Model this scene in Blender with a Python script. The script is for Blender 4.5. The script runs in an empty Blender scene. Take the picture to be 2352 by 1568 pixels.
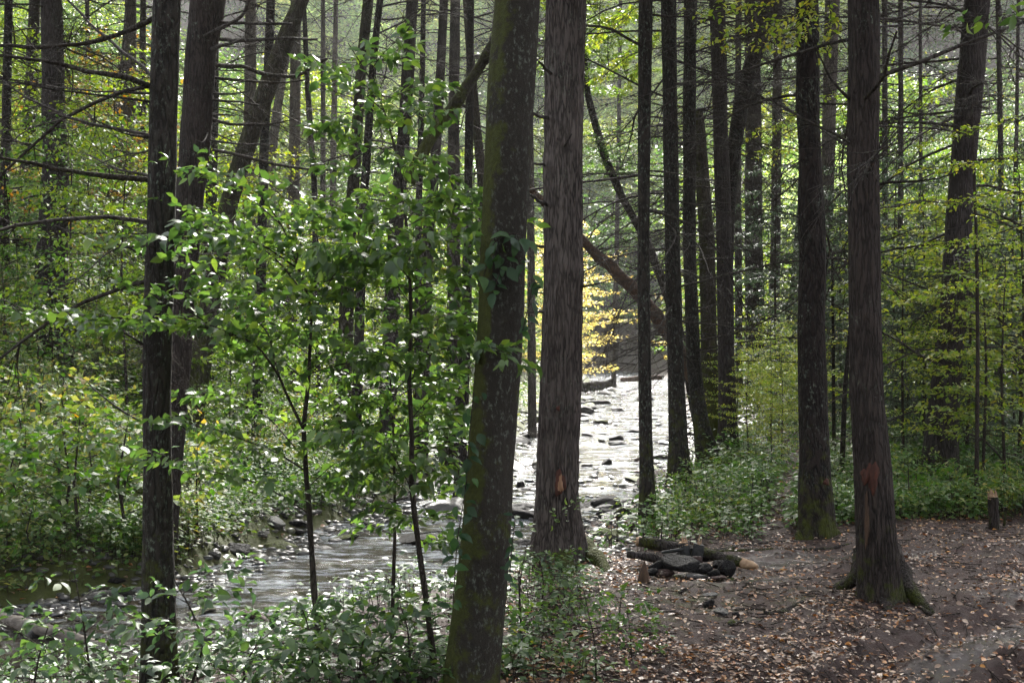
import bpy, math, random
import numpy as np
S = bpy.context.scene
R_ = math.radians
F, H0, CX, CZ = 2940.0, 784.0, 1176.0, 2.0     # picture units of the survey sheet: focal, eye line, centre, eye height

# ---------------------------------------------------------------- camera, world, sun, exposure
cd = bpy.data.cameras.new('camera'); cam = bpy.data.objects.new('camera', cd)
S.collection.objects.link(cam); S.camera = cam
cam.location = (0, 0, CZ); cam.rotation_euler = (R_(90), 0, 0)
cd.lens = 45.0; cd.sensor_width = 36.0; cd.clip_start = 0.1; cd.clip_end = 2000
cd.dof.use_dof = True; cd.dof.focus_distance = 12.5; cd.dof.aperture_fstop = 9
SUN_EL, SUN_AZ = 40.0, 5.0                    # azimuth measured from +Y towards +X
w = bpy.data.worlds.new('World'); S.world = w; w.use_nodes = True
nt = w.node_tree; bg = nt.nodes['Background']
sky = nt.nodes.new('ShaderNodeTexSky'); sky.sky_type = 'NISHITA'; sky.sun_disc = False
sky.sun_elevation = R_(SUN_EL); sky.sun_rotation = R_(SUN_AZ); sky.dust_density = 4.0; sky.air_density = 1.0; sky.ozone_density = 1.0
hsv = nt.nodes.new('ShaderNodeHueSaturation'); hsv.inputs['Saturation'].default_value = .35   # thin white overcast
nt.links.new(sky.outputs[0], hsv.inputs['Color']); nt.links.new(hsv.outputs[0], bg.inputs[0]); bg.inputs[1].default_value = 0.15
sl = bpy.data.lights.new('sun', 'SUN'); sun = bpy.data.objects.new('sun', sl); S.collection.objects.link(sun)
sl.energy = 4.4; sl.angle = R_(7.0); sl.color = (1.0, 0.97, 0.92)
sun.rotation_euler = (R_(-(90 - SUN_EL)), 0, R_(-SUN_AZ))
S.view_settings.view_transform = 'Standard'; S.view_settings.look = 'None'
S.view_settings.gamma = 1; S.view_settings.exposure = 2.12
S.render.engine = 'CYCLES'
S.cycles.max_bounces = 6; S.cycles.diffuse_bounces = 3; S.cycles.glossy_bounces = 3; S.cycles.transmission_bounces = 3
S.cycles.caustics_reflective = False; S.cycles.caustics_refractive = False
S.cycles.use_denoising = True; S.cycles.sample_clamp_indirect = 6.0
S.cycles.use_adaptive_sampling = True

# ---------------------------------------------------------------- numeric helpers
rng = np.random.default_rng(7)
def hsh(i, j, k, s):
    n = (i * 374761393 + j * 668265263 + k * 2147483647 + s * 974711) & 0xffffffff
    n = ((n ^ (n >> 13)) * 1274126177) & 0xffffffff
    n = n ^ (n >> 16)
    return (n & 0xffffff) / float(0xffffff)
def noise3(x, y, z, s=0):
    x, y, z = np.broadcast_arrays(np.asarray(x, float), np.asarray(y, float), np.asarray(z, float))
    xi, yi, zi = np.floor(x).astype(np.int64), np.floor(y).astype(np.int64), np.floor(z).astype(np.int64)
    fx, fy, fz = x - xi, y - yi, z - zi
    fx, fy, fz = [f * f * (3 - 2 * f) for f in (fx, fy, fz)]
    r = 0
    for a in (0, 1):
        for b in (0, 1):
            for c in (0, 1):
                wgt = (fx if a else 1 - fx) * (fy if b else 1 - fy) * (fz if c else 1 - fz)
                r = r + wgt * hsh(xi + a, yi + b, zi + c, s)
    return r * 2 - 1
def fbm(x, y, z, s=0, o=4):
    r, a = 0, 1.0
    for i in range(o):
        r = r + a * noise3(x * 2 ** i, y * 2 ** i, z * 2 ** i, s + i); a *= .5
    return r
def sstep(a, b, x):
    t = np.clip((x - a) / (b - a), 0, 1); return t * t * (3 - 2 * t)
def nrm(v):
    return v / np.maximum(np.linalg.norm(v, axis=-1, keepdims=True), 1e-9)
def P(px, py, d):
    return np.array([(px - CX) / F * d, d, CZ - (py - H0) / F * d])

# ---------------------------------------------------------------- mesh building
def mk(name, parts, mat, parent=None, loc=(0, 0, 0), smooth=False, coll=S.collection):
    me = bpy.data.meshes.new(name)
    Vs, loops, starts, off, ls = [], [], [], 0, 0
    for V, Fc in parts:
        if len(V) == 0: continue
        Vs.append(V); k = Fc.shape[1]
        loops.append((Fc + off).ravel()); starts.append(ls + np.arange(len(Fc)) * k)
        ls += Fc.size; off += len(V)
    V = np.concatenate(Vs).astype(np.float32); L = np.concatenate(loops).astype(np.int32); st = np.concatenate(starts).astype(np.int32)
    me.vertices.add(len(V)); me.vertices.foreach_set('co', V.ravel())
    me.loops.add(len(L)); me.loops.foreach_set('vertex_index', L)
    me.polygons.add(len(st)); me.polygons.foreach_set('loop_start', st)
    me.update(calc_edges=True); me.validate()
    if smooth: me.polygons.foreach_set('use_smooth', np.ones(len(me.polygons), bool))
    me.materials.append(mat)
    o = bpy.data.objects.new(name, me); coll.objects.link(o); o.location = loc
    if parent is not None: o.parent = parent
    return o
def tag(o, label=None, cat=None, group=None, kind=None):
    if label: o['label'] = label
    if cat: o['category'] = cat
    if group: o['group'] = group
    if kind: o['kind'] = kind
    return o
def empty(name, loc, label, cat, group=None):
    o = bpy.data.objects.new(name, None); S.collection.objects.link(o); o.location = loc
    o.empty_display_size = .1
    return tag(o, label, cat, group)
def resample(p, step):
    p = np.asarray(p, float); seg = np.linalg.norm(np.diff(p[:, :3], axis=0), axis=1); s = np.r_[0, np.cumsum(seg)]
    n = max(2, int(s[-1] / step) + 1); t = np.linspace(0, s[-1], n)
    q = np.stack([np.interp(t, s, p[:, i]) for i in range(p.shape[1])], 1)
    if n > 6:                                    # soften corners
        for _ in range(max(1, int(n / len(p) / 4))):
            q[1:-1] = (q[:-2] + 2 * q[1:-1] + q[2:]) / 4
    return q
def tube(pts, rad, sides=6, cap=True, wob=0, seed=0):
    pts = np.asarray(pts, float); n = len(pts); rad = np.broadcast_to(np.asarray(rad, float), (n,))
    T = nrm(np.gradient(pts, axis=0)); ref = np.array([0, 0, 1.0]) if abs(T[0][2]) < .9 else np.array([0, 1.0, 0])
    U = np.zeros_like(T); u = nrm(ref - T[0] * ref.dot(T[0]))
    for i in range(n):
        u = nrm(u - T[i] * u.dot(T[i])); U[i] = u
    B = np.cross(T, U); a = np.arange(sides) * 2 * math.pi / sides
    rr = rad[:, None] * np.ones((1, sides))
    if wob:
        s = np.linspace(0, 1, n)[:, None] * n * .35
        rr = rr * (1 + wob * noise3(np.cos(a)[None] * 1.3, np.sin(a)[None] * 1.3, s, seed))
    V = pts[:, None] + rr[..., None] * (U[:, None] * np.cos(a)[None, :, None] + B[:, None] * np.sin(a)[None, :, None])
    V = V.reshape(-1, 3); i = np.arange(n - 1)[:, None] * sides; j = np.arange(sides)[None]; k = (j + 1) % sides
    Q = np.stack([i + j, i + k, i + sides + k, i + sides + j], -1).reshape(-1, 4)
    out = [(V, Q)]
    if cap:
        c = np.array([pts[0], pts[-1]]); VV = np.concatenate([V[:sides], V[-sides:], c])
        jj = np.arange(sides); kk = (jj + 1) % sides
        T1 = np.stack([jj * 0 + 2 * sides, kk, jj], 1); T2 = np.stack([jj * 0 + 2 * sides + 1, sides + jj, sides + kk], 1)
        out.append((VV, np.concatenate([T1, T2])))
    return out
def leaves(p, d, n, L, W, full=True):
    """p base, d direction, n upper side; full: folded, curved, pointed blade; else a four-cornered kite"""
    p, d, n = np.asarray(p, float), nrm(np.asarray(d, float)), np.asarray(n, float)
    if len(p) == 0: return []
    s = nrm(np.cross(d, n)); n = np.cross(s, d); m = len(p)
    L = np.broadcast_to(L, (m,))[:, None]; W = np.broadcast_to(W, (m,))[:, None]
    if full:
        rr_ = np.random.default_rng(m); kf = rr_.uniform(-.3, 2.2, (m, 1)); kt = rr_.uniform(-.6, 2.6, (m, 1)); kb = rr_.normal(0, .10, (m, 1)); W = W * rr_.uniform(.8, 1.18, (m, 1))
        def pt(t, x, z): return p + d * L * t + s * (W * x + L * kb * t * t) + n * L * (z * kf if x else z * kt)
        V = np.stack([pt(0, 0, 0), pt(.33, 0, 0), pt(.68, 0, -.02), pt(1.0, 0, -.12),
                      pt(.12, -.30, .05), pt(.38, -.5, .09), pt(.70, -.34, .05),
                      pt(.12, .30, .05), pt(.38, .5, .09), pt(.70, .34, .05)], 1).reshape(-1, 3)
        q = np.array([[0, 1, 5, 4], [1, 2, 6, 5], [0, 7, 8, 1], [1, 8, 9, 2]]); t = np.array([[2, 3, 6], [2, 9, 3]])
        b = np.arange(m)[:, None, None] * 10
        # share vertices so one blade stays one island: write all as one vertex block, two face sizes
        return [('Q', V, (b + q).reshape(-1, 4), (b + t).reshape(-1, 3))]
    V = np.stack([p, p + d * L * .45 - s * W * .5 + n * L * .05, p + d * L - n * L * .08, p + d * L * .45 + s * W * .5 + n * L * .05], 1).reshape(-1, 3)
    b = np.arange(m)[:, None] * 4
    return [(V, b + np.array([[0, 1, 2, 3]]))]
def mkleaf(name, lv, mat, parent=None, loc=(0, 0, 0)):
    """mesh of blades; keeps quads and triangles of one blade on shared vertices"""
    Vs, L, st, off, ls = [], [], [], 0, 0
    for e in lv:
        if isinstance(e[0], str):
            _, V, Q, T = e; groups = (Q, T)
        else:
            V, Q = e; groups = (Q,)
        for G in groups:
            L.append((G + off).ravel()); st.append(ls + np.arange(len(G)) * G.shape[1]); ls += G.size
        Vs.append(V); off += len(V)
    me = bpy.data.meshes.new(name)
    V = np.concatenate(Vs).astype(np.float32); L = np.concatenate(L).astype(np.int32); st = np.concatenate(st).astype(np.int32)
    me.vertices.add(len(V)); me.vertices.foreach_set('co', V.ravel())
    me.loops.add(len(L)); me.loops.foreach_set('vertex_index', L)
    me.polygons.add(len(st)); me.polygons.foreach_set('loop_start', st)
    me.update(calc_edges=True); me.materials.append(mat)
    o = bpy.data.objects.new(name, me); S.collection.objects.link(o); o.location = loc
    if parent is not None: o.parent = parent
    return o

# ---------------------------------------------------------------- materials
class NT:
    def __init__(s, name):
        s.m = bpy.data.materials.new(name); s.m.use_nodes = True; s.t = s.m.node_tree; s.t.nodes.clear()
        s.out = s.n('ShaderNodeOutputMaterial')
    def n(s, typ, **kw):
        x = s.t.nodes.new(typ)
        for k, v in kw.items():
            if k in x.inputs: x.inputs[k].default_value = v
            else: setattr(x, k, v)
        return x
    def l(s, a, b): s.t.links.new(a, b)
    def noise(s, vec, scale, detail=4, rough=.6):
        x = s.n('ShaderNodeTexNoise'); x.inputs['Scale'].default_value = scale; x.inputs['Detail'].default_value = detail
        x.inputs['Roughness'].default_value = rough; s.l(vec, x.inputs['Vector']); return x.outputs['Fac']
    def ramp(s, fac, stops, interp='LINEAR'):
        x = s.n('ShaderNodeValToRGB'); x.color_ramp.interpolation = interp; e = x.color_ramp.elements
        while len(e) < len(stops): e.new(.5)
        for el, (p, c) in zip(e, stops):
            el.position = p; el.color = (c, c, c, 1) if isinstance(c, (int, float)) else (*c, 1)
        s.l(fac, x.inputs[0]); return x.outputs[0]
    def math(s, op, a, b=0, c=None):
        x = s.n('ShaderNodeMath'); x.operation = op
        for i, v in enumerate((a, b) if c is None else (a, b, c)):
            if isinstance(v, (int, float)): x.inputs[i].default_value = v
            else: s.l(v, x.inputs[i])
        return x.outputs[0]
    def mix(s, f, a, b):
        x = s.n('ShaderNodeMix'); x.data_type = 'RGBA'
        for sock, v in ((x.inputs[0], f), (x.inputs[6], a), (x.inputs[7], b)):
            if isinstance(v, (int, float)): sock.default_value = v
            elif isinstance(v, tuple): sock.default_value = (*v, 1)
            else: s.l(v, sock)
        return x.outputs[2]
    def coord(s, which='Object'):
        return s.n('ShaderNodeTexCoord').outputs[which]
    def scaled(s, vec, sc):
        x = s.n('ShaderNodeMapping'); x.inputs['Scale'].default_value = sc; s.l(vec, x.inputs[0]); return x.outputs[0]
    def sep(s, vec):
        x = s.n('ShaderNodeSeparateXYZ'); s.l(vec, x.inputs[0]); return x.outputs
    def bump(s, h, strength, dist=.02, normal=None):
        x = s.n('ShaderNodeBump'); x.inputs['Strength'].default_value = strength; x.inputs['Distance'].default_value = dist
        s.l(h, x.inputs['Height'])
        if normal is not None: s.l(normal, x.inputs['Normal'])
        return x.outputs[0]
    def bsdf(s, col, rough=.8, normal=None, spec=.5, **kw):
        x = s.n('ShaderNodeBsdfPrincipled')
        for k, v in (('Base Color', col), ('Roughness', rough), ('Specular IOR Level', spec)):
            if isinstance(v, (int, float)): x.inputs[k].default_value = v
            elif isinstance(v, tuple): x.inputs[k].default_value = (*v, 1)
            else: s.l(v, x.inputs[k])
        if normal is not None: s.l(normal, x.inputs['Normal'])
        for k, v in kw.items(): x.inputs[k].default_value = v
        return x.outputs[0]
    def fin(s, sh): s.l(sh, s.out.inputs['Surface']); return s.m

def bark(name, dark_, light_, fur=(22, 22, 3), lichen=.0, moss=.0, mossh=1.0, rough=.9, bs=.8, lich_col=(.22, .26, .2), mossside=0., groove=True):
    dark = tuple(.5 * c for c in dark_); light = tuple(.68 * c for c in light_)
    m = NT(name); co = m.coord(); v = m.scaled(co, fur)
    v = m.scaled(co, (fur[0] * 1.5, fur[1] * 1.5, max(fur[2], 4.5) * 1.4)); n1 = m.noise(v, 1.0, 7, .7); n3 = m.noise(co, 2.2, 3)
    gr = 1.0 if not groove else m.math('MULTIPLY', m.math('ABSOLUTE', m.math('SUBTRACT', m.noise(v, .8, 2.5, .5), .5)), 7.0)      # furrows: where the noise crosses its middle
    n1 = m.math('MULTIPLY', m.math('MINIMUM', m.math('ADD', gr, .25), 1.0), m.math('ADD', m.math('MULTIPLY', n1, .8), .3))
    geo = m.n('ShaderNodeNewGeometry'); wz = m.noise(geo.outputs['Position'], .55, 2)
    col = m.mix(m.ramp(n1, [(.25, 0.), (.5, .55), (.78, 1.)]), dark, light)
    col = m.mix(m.math('MULTIPLY', m.ramp(n3, [(.3, 0.), (.7, 1.)]), .45), col, tuple(min(1, c * 1.5) for c in light))
    col = m.mix(m.math('MULTIPLY', m.ramp(wz, [(.35, 0.), (.65, 1.)]), .4), col, (dark[0] * 1.5, dark[1] * 1.15, dark[2]))
    h = n1
    if lichen > 0:
        vo = m.noise(m.scaled(co, (1, 1, .6)), 38, 5, .75)
        reg = m.noise(co, 3.5, 2)
        f = m.math('MULTIPLY', m.ramp(vo, [(.54, 0.), (.66, 1.)]), m.ramp(reg, [(.62 - .3 * lichen, 0.), (.75 - .2 * lichen, 1.)]))
        col = m.mix(m.math('MULTIPLY', f, .55), col, lich_col)
    if moss > 0 or mossside > 0:
        z = m.sep(co)[2]; mn = m.noise(co, 6, 5, .7)
        fz = m.math('SUBTRACT', 1.0, m.math('DIVIDE', z, mossh))
        f = m.math('ADD', m.math('MULTIPLY', fz, moss), m.math('MULTIPLY', m.math('SUBTRACT', mn, .5), 2.6))
        f = m.ramp(f, [(.25, 0.), (.6, 1.)])
        if mossside > 0:
            nx = m.sep(geo.outputs['Normal'])[0]
            g = m.math('ADD', m.math('MULTIPLY', nx, -.9), m.math('MULTIPLY', m.math('SUBTRACT', m.noise(co, 4, 5, .75), .5), 3.2))
            g = m.ramp(g, [(.25, 0.), (.55, 1.)])
            f = m.math('MAXIMUM', f, m.math('MULTIPLY', g, mossside))
        mc = m.mix(m.noise(co, 40, 2), (.018, .022, .004), (.07, .075, .012))
        col = m.mix(f, col, mc)
    nb = m.bump(h, min(1, bs * 1.2), .035, m.bump(m.noise(v, 3.2, 3), bs * .5, .008))
    return m.fin(m.bsdf(col, rough, nb, .25))

def leafmat(name, stops, trans=.42, rough=.36, patch=.5, pscale=.35, objr=.0, spec=.5, seed=0):
    m = NT(name); geo = m.n('ShaderNodeNewGeometry'); r = geo.outputs['Random Per Island']
    oi = m.n('ShaderNodeObjectInfo').outputs['Random']
    pn = m.noise(geo.outputs['Position'], pscale, 3)
    f = m.math('ADD', m.math('MULTIPLY', r, 1 - patch - objr), m.math('ADD', m.math('MULTIPLY', m.ramp(pn, [(.3, 0.), (.7, 1.)]), patch), m.math('MULTIPLY', oi, objr)))
    col = m.ramp(f, stops)
    r2 = m.math('FRACT', m.math('MULTIPLY', r, 37.7))
    hs = m.n('ShaderNodeHueSaturation'); m.l(m.math('ADD', .75, m.math('MULTIPLY', r2, .5)), hs.inputs['Value']); m.l(col, hs.inputs['Color'])
    col = hs.outputs[0]
    pb = m.bsdf(col, rough, None, spec)
    tr = m.n('ShaderNodeBsdfTranslucent')
    tc = m.n('ShaderNodeHueSaturation'); tc.inputs['Saturation'].default_value = 1.15; tc.inputs['Value'].default_value = 1.9; m.l(col, tc.inputs['Color'])
    m.l(tc.outputs[0], tr.inputs[0])
    mx = m.n('ShaderNodeMixShader'); mx.inputs[0].default_value = trans; m.l(pb, mx.inputs[1]); m.l(tr.outputs[0], mx.inputs[2])
    return m.fin(mx.outputs[0])

G1, G2, G3 = (.030, .075, .014), (.055, .12, .02), (.095, .16, .022)
YG, YE, OR, RU = (.20, .23, .025), (.36, .30, .03), (.36, .17, .03), (.22, .07, .02)
M = {}
M['bark_hemlock'] = bark('bark_hemlock', (.022, .017, .015), (.085, .068, .062), (26, 26, 2.6), .15, .35, .5)
M['bark_grey'] = bark('bark_grey', (.028, .022, .019), (.20, .162, .145), (30, 30, 3.2), .35, .0, 1)
M['bark_red'] = bark('bark_red', (.016, .012, .010), (.074, .055, .047), (27, 27, 3.2), .2, .35, .6)
M['bark_beech'] = bark('bark_beech', (.009, .008, .005), (.042, .034, .026), (15, 15, 10), 1.25, .25, 2.0, .85, .7, (.19, .21, .17), .9, False)
M['bark_lichen'] = bark('bark_lichen', (.014, .011, .009), (.05, .04, .033), (18, 18, 4), .95, .45, 1.3)
M['bark_mossy'] = bark('bark_mossy', (.022, .017, .012), (.07, .055, .04), (18, 18, 3), .4, .9, 3.0, mossside=.35)
M['bark_dark'] = bark('bark_dark', (.010, .007, .006), (.036, .025, .021), (14, 14, 2.5), .6, .5, 1.0)
M['bark_far'] = bark('bark_far', (.035, .028, .026), (.11, .092, .085), (16, 16, 2), .3, .1, 1)
M['bark_twig'] = bark('bark_twig', (.035, .026, .02), (.08, .062, .05), (30, 30, 8), .2, 0, 1)
M['bark_limb'] = bark('bark_limb', (.03, .024, .02), (.10, .082, .07), (12, 30, 12), .4, 0, 1, mossside=.0)
M['bark_mosslimb'] = bark('bark_mosslimb', (.03, .024, .02), (.07, .055, .04), (12, 30, 12), .2, .8, 3)
M['leaf_near'] = leafmat('leaf_near', [(0, (.035, .07, .024)), (.35, (.058, .105, .026)), (.75, (.095, .15, .034)), (.93, (.15, .20, .04)), (1, YE)], .5, .42, .25, .6, spec=.9)
M['leaf_vine'] = leafmat('leaf_vine', [(0, (.012, .035, .012)), (.6, (.022, .055, .014)), (1, (.06, .12, .02))], .35, .45, .2, .6, spec=.4)
M['leaf_shrub'] = leafmat('leaf_shrub', [(0, (.035, .065, .03)), (.5, (.055, .10, .035)), (.85, (.09, .145, .035)), (1, YG)], .35, .5, .3, .5, spec=.7)
M['leaf_cover'] = leafmat('leaf_cover', [(0, G1), (.35, G2), (.55, (.10, .15, .03)), (.72, (.17, .19, .05)), (.86, (.26, .2, .05)), (1, OR)], .42, .58, .45, .33, spec=.6)
M['leaf_coverR'] = leafmat('leaf_coverR', [(0, G1), (.4, G2), (.62, (.085, .14, .04)), (.82, (.17, .2, .05)), (1, YE)], .4, .45, .4, .5)
M['leaf_far'] = leafmat('leaf_far', [(0, (.035, .07, .018)), (.3, (.06, .12, .022)), (.55, (.12, .17, .03)), (.8, YG), (1, YE)], .5, .45, .2, .06, .5)
M['leaf_woods'] = leafmat('leaf_woods', [(0, (.10, .15, .08)), (.3, (.17, .25, .09)), (.6, (.28, .34, .12)), (.8, (.4, .42, .14)), (1, (.5, .42, .14))], .62, .45, .6, .07, 0)
M['leaf_hill'] = leafmat('leaf_hill', [(0, (.025, .045, .025)), (.4, (.045, .075, .03)), (.75, (.09, .12, .035)), (.92, (.18, .17, .04)), (1, OR)], .45, .5, .55, .08, 0)
M['leaf_yellow'] = leafmat('leaf_yellow', [(0, (.07, .13, .025)), (.4, (.14, .2, .035)), (.75, (.25, .27, .05)), (.93, (.34, .29, .06)), (1, OR)], .5, .42, .4, .6)
M['leaf_gold'] = leafmat('leaf_gold', [(0, (.26, .25, .09)), (.4, (.40, .34, .12)), (.8, (.46, .36, .13)), (1, (.42, .25, .08))], .5, .45, .2, .3)
M['leaf_orange'] = leafmat('leaf_orange', [(0, (.08, .10, .03)), (.4, (.16, .13, .03)), (.8, (.24, .13, .035)), (1, RU)], .45, .45, .2, .3)
M['needle'] = leafmat('needle', [(0, (.025, .045, .022)), (.5, (.045, .07, .035)), (1, (.08, .10, .05))], .25, .5, .3, .4)
M['fallen'] = leafmat('fallen', [(0, (.045, .022, .015)), (.3, (.11, .05, .027)), (.42, (.32, .12, .035)), (.56, (.2, .125, .08)), (.74, (.30, .20, .145)), (.84, (.40, .29, .21)), (.93, (.42, .17, .03)), (1, (.42, .32, .06))], .12, .4, .1, .5)
def rockmat(name, a, b, moss, wet=.45):
    m = NT(name); co = m.coord(); n = m.noise(co, 5, 6, .65)
    oi = m.n('ShaderNodeObjectInfo').outputs['Random']
    col = m.mix(m.ramp(n, [(.3, 0.), (.7, 1.)]), a, b)
    hs = m.n('ShaderNodeHueSaturation'); m.l(m.math('ADD', .65, m.math('MULTIPLY', oi, .7)), hs.inputs['Value']); m.l(col, hs.inputs['Color']); col = hs.outputs[0]
    if moss:
        nz = m.sep(m.n('ShaderNodeNewGeometry').outputs['Normal'])[2]
        f = m.math('ADD', m.math('MULTIPLY', nz, .8), m.math('MULTIPLY', m.math('SUBTRACT', m.noise(co, 3, 5, .7), .5), 2.5))
        col = m.mix(m.math('MULTIPLY', m.ramp(f, [(.55 - .3 * moss, 0.), (.9 - .3 * moss, 1.)]), .95), col, m.mix(m.noise(co, 30, 2), (.03, .045, .006), (.11, .12, .018)))
    return m.fin(m.bsdf(col, wet, m.bump(n, .9, .05, m.bump(m.noise(co, 22, 4, .7), .6, .01)), .5 if wet < .5 else .15))
M['stone'] = rockmat('stone', (.028, .025, .024), (.10, .09, .083), 0, .42)
M['stone_moss'] = rockmat('stone_moss', (.03, .027, .025), (.09, .08, .07), .9, .6)
M['stone_dark'] = rockmat('stone_dark', (.007, .006, .006), (.024, .02, .019), 0, .6)
M['stone_red'] = rockmat('stone_red', (.04, .024, .02), (.11, .07, .062), 0, .5)
def simple(name, a, b, sc=(8, 8, 8), rough=.8, bs=.5, spec=.3):
    m = NT(name); v = m.scaled(m.coord(), sc); n = m.noise(v, 1, 5)
    return m.fin(m.bsdf(m.mix(m.ramp(n, [(.3, 0.), (.7, 1.)]), a, b), rough, m.bump(n, bs, .02), spec))
M['wood_fresh'] = simple('wood_fresh', (.24, .14, .08), (.44, .30, .19), (10, 40, 40))
M['wood_rot'] = simple('wood_rot', (.03, .018, .012), (.10, .056, .034), (30, 30, 6))
M['char'] = simple('char', (.008, .008, .008), (.035, .033, .032), (20, 20, 20), .6)
M['driftwood'] = simple('driftwood', (.07, .055, .045), (.2, .17, .14), (4, 30, 30))
M['wound'] = simple('wound', (.16, .075, .04), (.34, .20, .12), (60, 60, 8))
M['wound_edge'] = simple('wound_edge', (.03, .012, .008), (.085, .028, .017), (40, 40, 10))

# ---------------------------------------------------------------- terrain
LB = np.array([(-40, 3), (-22, 8.5), (-14, 11.6), (-9, 13.2), (-5.9, 14.3), (-4.3, 15.7), (-3.6, 18.5), (-2.6, 22.3), (-1.7, 27.9), (.2, 40.8), (2.4, 58), (4.2, 76), (6.2, 100), (6.5, 118), (2, 128), (-12, 140)], float)
RB = np.array([(-40, -4), (-20, 3.5), (-13, 6.8), (-8, 9.0), (-4.6, 10.0), (-3, 10.6), (-1.5, 11.9), (-.6, 14), (.2, 17), (.9, 19.8), (1.6, 22.2), (2.9, 26), (5.2, 40.8), (7.4, 58), (9.9, 76), (12.4, 100), (13, 120), (9, 135), (-8, 150)], float)
def dist_poly(x, y, Q):
    best = np.full(np.shape(x), 1e9)
    for a, b in zip(Q[:-1], Q[1:]):
        d = b - a; t = np.clip(((x - a[0]) * d[0] + (y - a[1]) * d[1]) / d.dot(d), 0, 1)
        best = np.minimum(best, np.hypot(x - a[0] - t * d[0], y - a[1] - t * d[1]))
    return best
POLY = np.concatenate([LB, RB[::-1]])
def inside(x, y):
    c = np.zeros(np.shape(x), bool); j = len(POLY) - 1
    for i in range(len(POLY)):
        xi, yi = POLY[i]; xj, yj = POLY[j]
        c ^= ((yi > y) != (yj > y)) & (x < (xj - xi) * (y - yi) / ((yj - yi) if yj != yi else 1e-9) + xi); j = i
    return c
RUTS = [np.array([(1.2, 6.3), (1.75, 7.6), (2.25, 8.35), (2.9, 9.1), (3.6, 9.7)]), np.array([(2.1, 6.3), (2.7, 7.45), (3.2, 8.0), (3.9, 8.6), (5, 9.2)])]
PUD = [((2.85, 8.0), .20, 1.0, .8), ((3.45, 8.9), .22, .8, .7), ((2.35, 7.35), .12, .45, .6), ((4.3, 10.2), .2, .7, .3), ((1.75, 10.9), .3, .55, .0), ((3.0, 12.0), .3, .9, .1)]
def wetmask(x, y):
    r = 0
    for (cx, cy), a, b, ang in PUD:
        dx, dy = x - cx, y - cy; u = dx * math.cos(ang) + dy * math.sin(ang); v = -dx * math.sin(ang) + dy * math.cos(ang)
        q = (u / b) ** 2 + (v / a) ** 2 + 1.1 * noise3(x * 4.5, y * 4.5, 0, 3) + .5 * noise3(x * 14, y * 14, 0, 4)
        r = np.maximum(r, sstep(1.35, .35, q))
    return r
def side_sd(x, y):
    x = np.asarray(x, float); y = np.asarray(y, float)
    ins = inside(x, y); dl = dist_poly(x, y, LB); dr = dist_poly(x, y, RB)
    return ins, dl, dr
def terrain(x, y, detail=True):
    x = np.asarray(x, float); y = np.asarray(y, float)
    ins, dl, dr = side_sd(x, y); left = (dl < dr) & ~ins
    big = fbm(x * .22, y * .22, 0, 11, 3)
    # right side
    base = .027 * np.maximum(y - 14.5, 0) + .10 * big * sstep(6, 20, y) - .32 * sstep(-.9, -2.4, x) + .02 * big
    base = base + .42 * np.maximum(dr - 26, 0) * sstep(25, 70, y) + .44 * np.maximum(y - 132, 0) + .12 * np.maximum(np.abs(x) - 14, 0) * sstep(8, 24, y)
    wid = 1.9 + .05 * np.maximum(y - 12, 0)
    zr = -1.03 + (base + 1.03) * sstep(0, 1, dr / wid) ** .8
    # left side
    zl = -1.0 + .22 * sstep(0, .5, dl) + .24 * np.minimum(dl, 5) + .47 * np.maximum(dl - 5, 0) + .35 * big * sstep(.5, 4, dl)
    zl = np.minimum(zl, 20 + .3 * np.maximum(dl - 40, 0) + 2 * big) + .5 * np.maximum(y - 150, 0)
    z = np.where(left, zl, zr)
    zb = -1.08 - .22 * sstep(0, 1.5, np.minimum(dl, dr)) + .07 * fbm(x * 1.4, y * 1.4, 0, 5, 3)
    z = np.where(ins, zb, z)
    z = z + .035 * fbm(x * 1.3, y * 1.3, 0, 21, 4) * sstep(0, .4, np.minimum(dl, dr))
    if detail:
        near = sstep(17, 12, y) * (~ins)
        z = z + near * (.012 * fbm(x * 7, y * 7, 0, 31, 3))
        for Rt in RUTS:
            d = dist_poly(x, y, Rt); k = sstep(5.4, 4.6, x)
            cl = .6 + .5 * fbm(x * 7, y * 7, 0, 41, 4)
            z = z + k * (.10 * np.exp(-((d) / .15) ** 2) * cl - .06 * np.exp(-((d - .24) / .12) ** 2))
        wm = wetmask(x, y); z = z * (1 - .4 * wm) - .03 * wm + wm * .016 * fbm(x * 9, y * 9, 0, 47, 4)
    return z
def tz(x, y): return float(terrain(np.array([x]), np.array([y]))[0])

def axis(segs):
    out = []
    for a, b, st0, st1 in segs:
        v = a; st = st0
        while v < b:
            out.append(v); t = (v - a) / (b - a); v += st0 * (st1 / st0) ** t
    out.append(segs[-1][1]); return np.array(out)
xs = axis([(-220, -40, 12, 3), (-40, -8, 3, .25), (-8, -1.5, .25, .06), (-1.5, 5.2, .035, .035), (5.2, 12, .06, .3), (12, 45, .35, 3), (45, 220, 3, 12)])
ys = axis([(-40, 4, 5, .4), (4, 6.4, .3, .04), (6.4, 12.5, .035, .045), (12.5, 30, .07, .25), (30, 90, .3, 1.5), (90, 330, 1.5, 8)])
X, Y = np.meshgrid(xs, ys)
Z = terrain(X, Y)
V = np.stack([X, Y, Z], -1).reshape(-1, 3); nx_ = len(xs); ny_ = len(ys)
i = (np.arange(ny_ - 1)[:, None] * nx_ + np.arange(nx_ - 1)[None]).ravel()
Q = np.stack([i, i + 1, i + nx_ + 1, i + nx_], 1)
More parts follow.
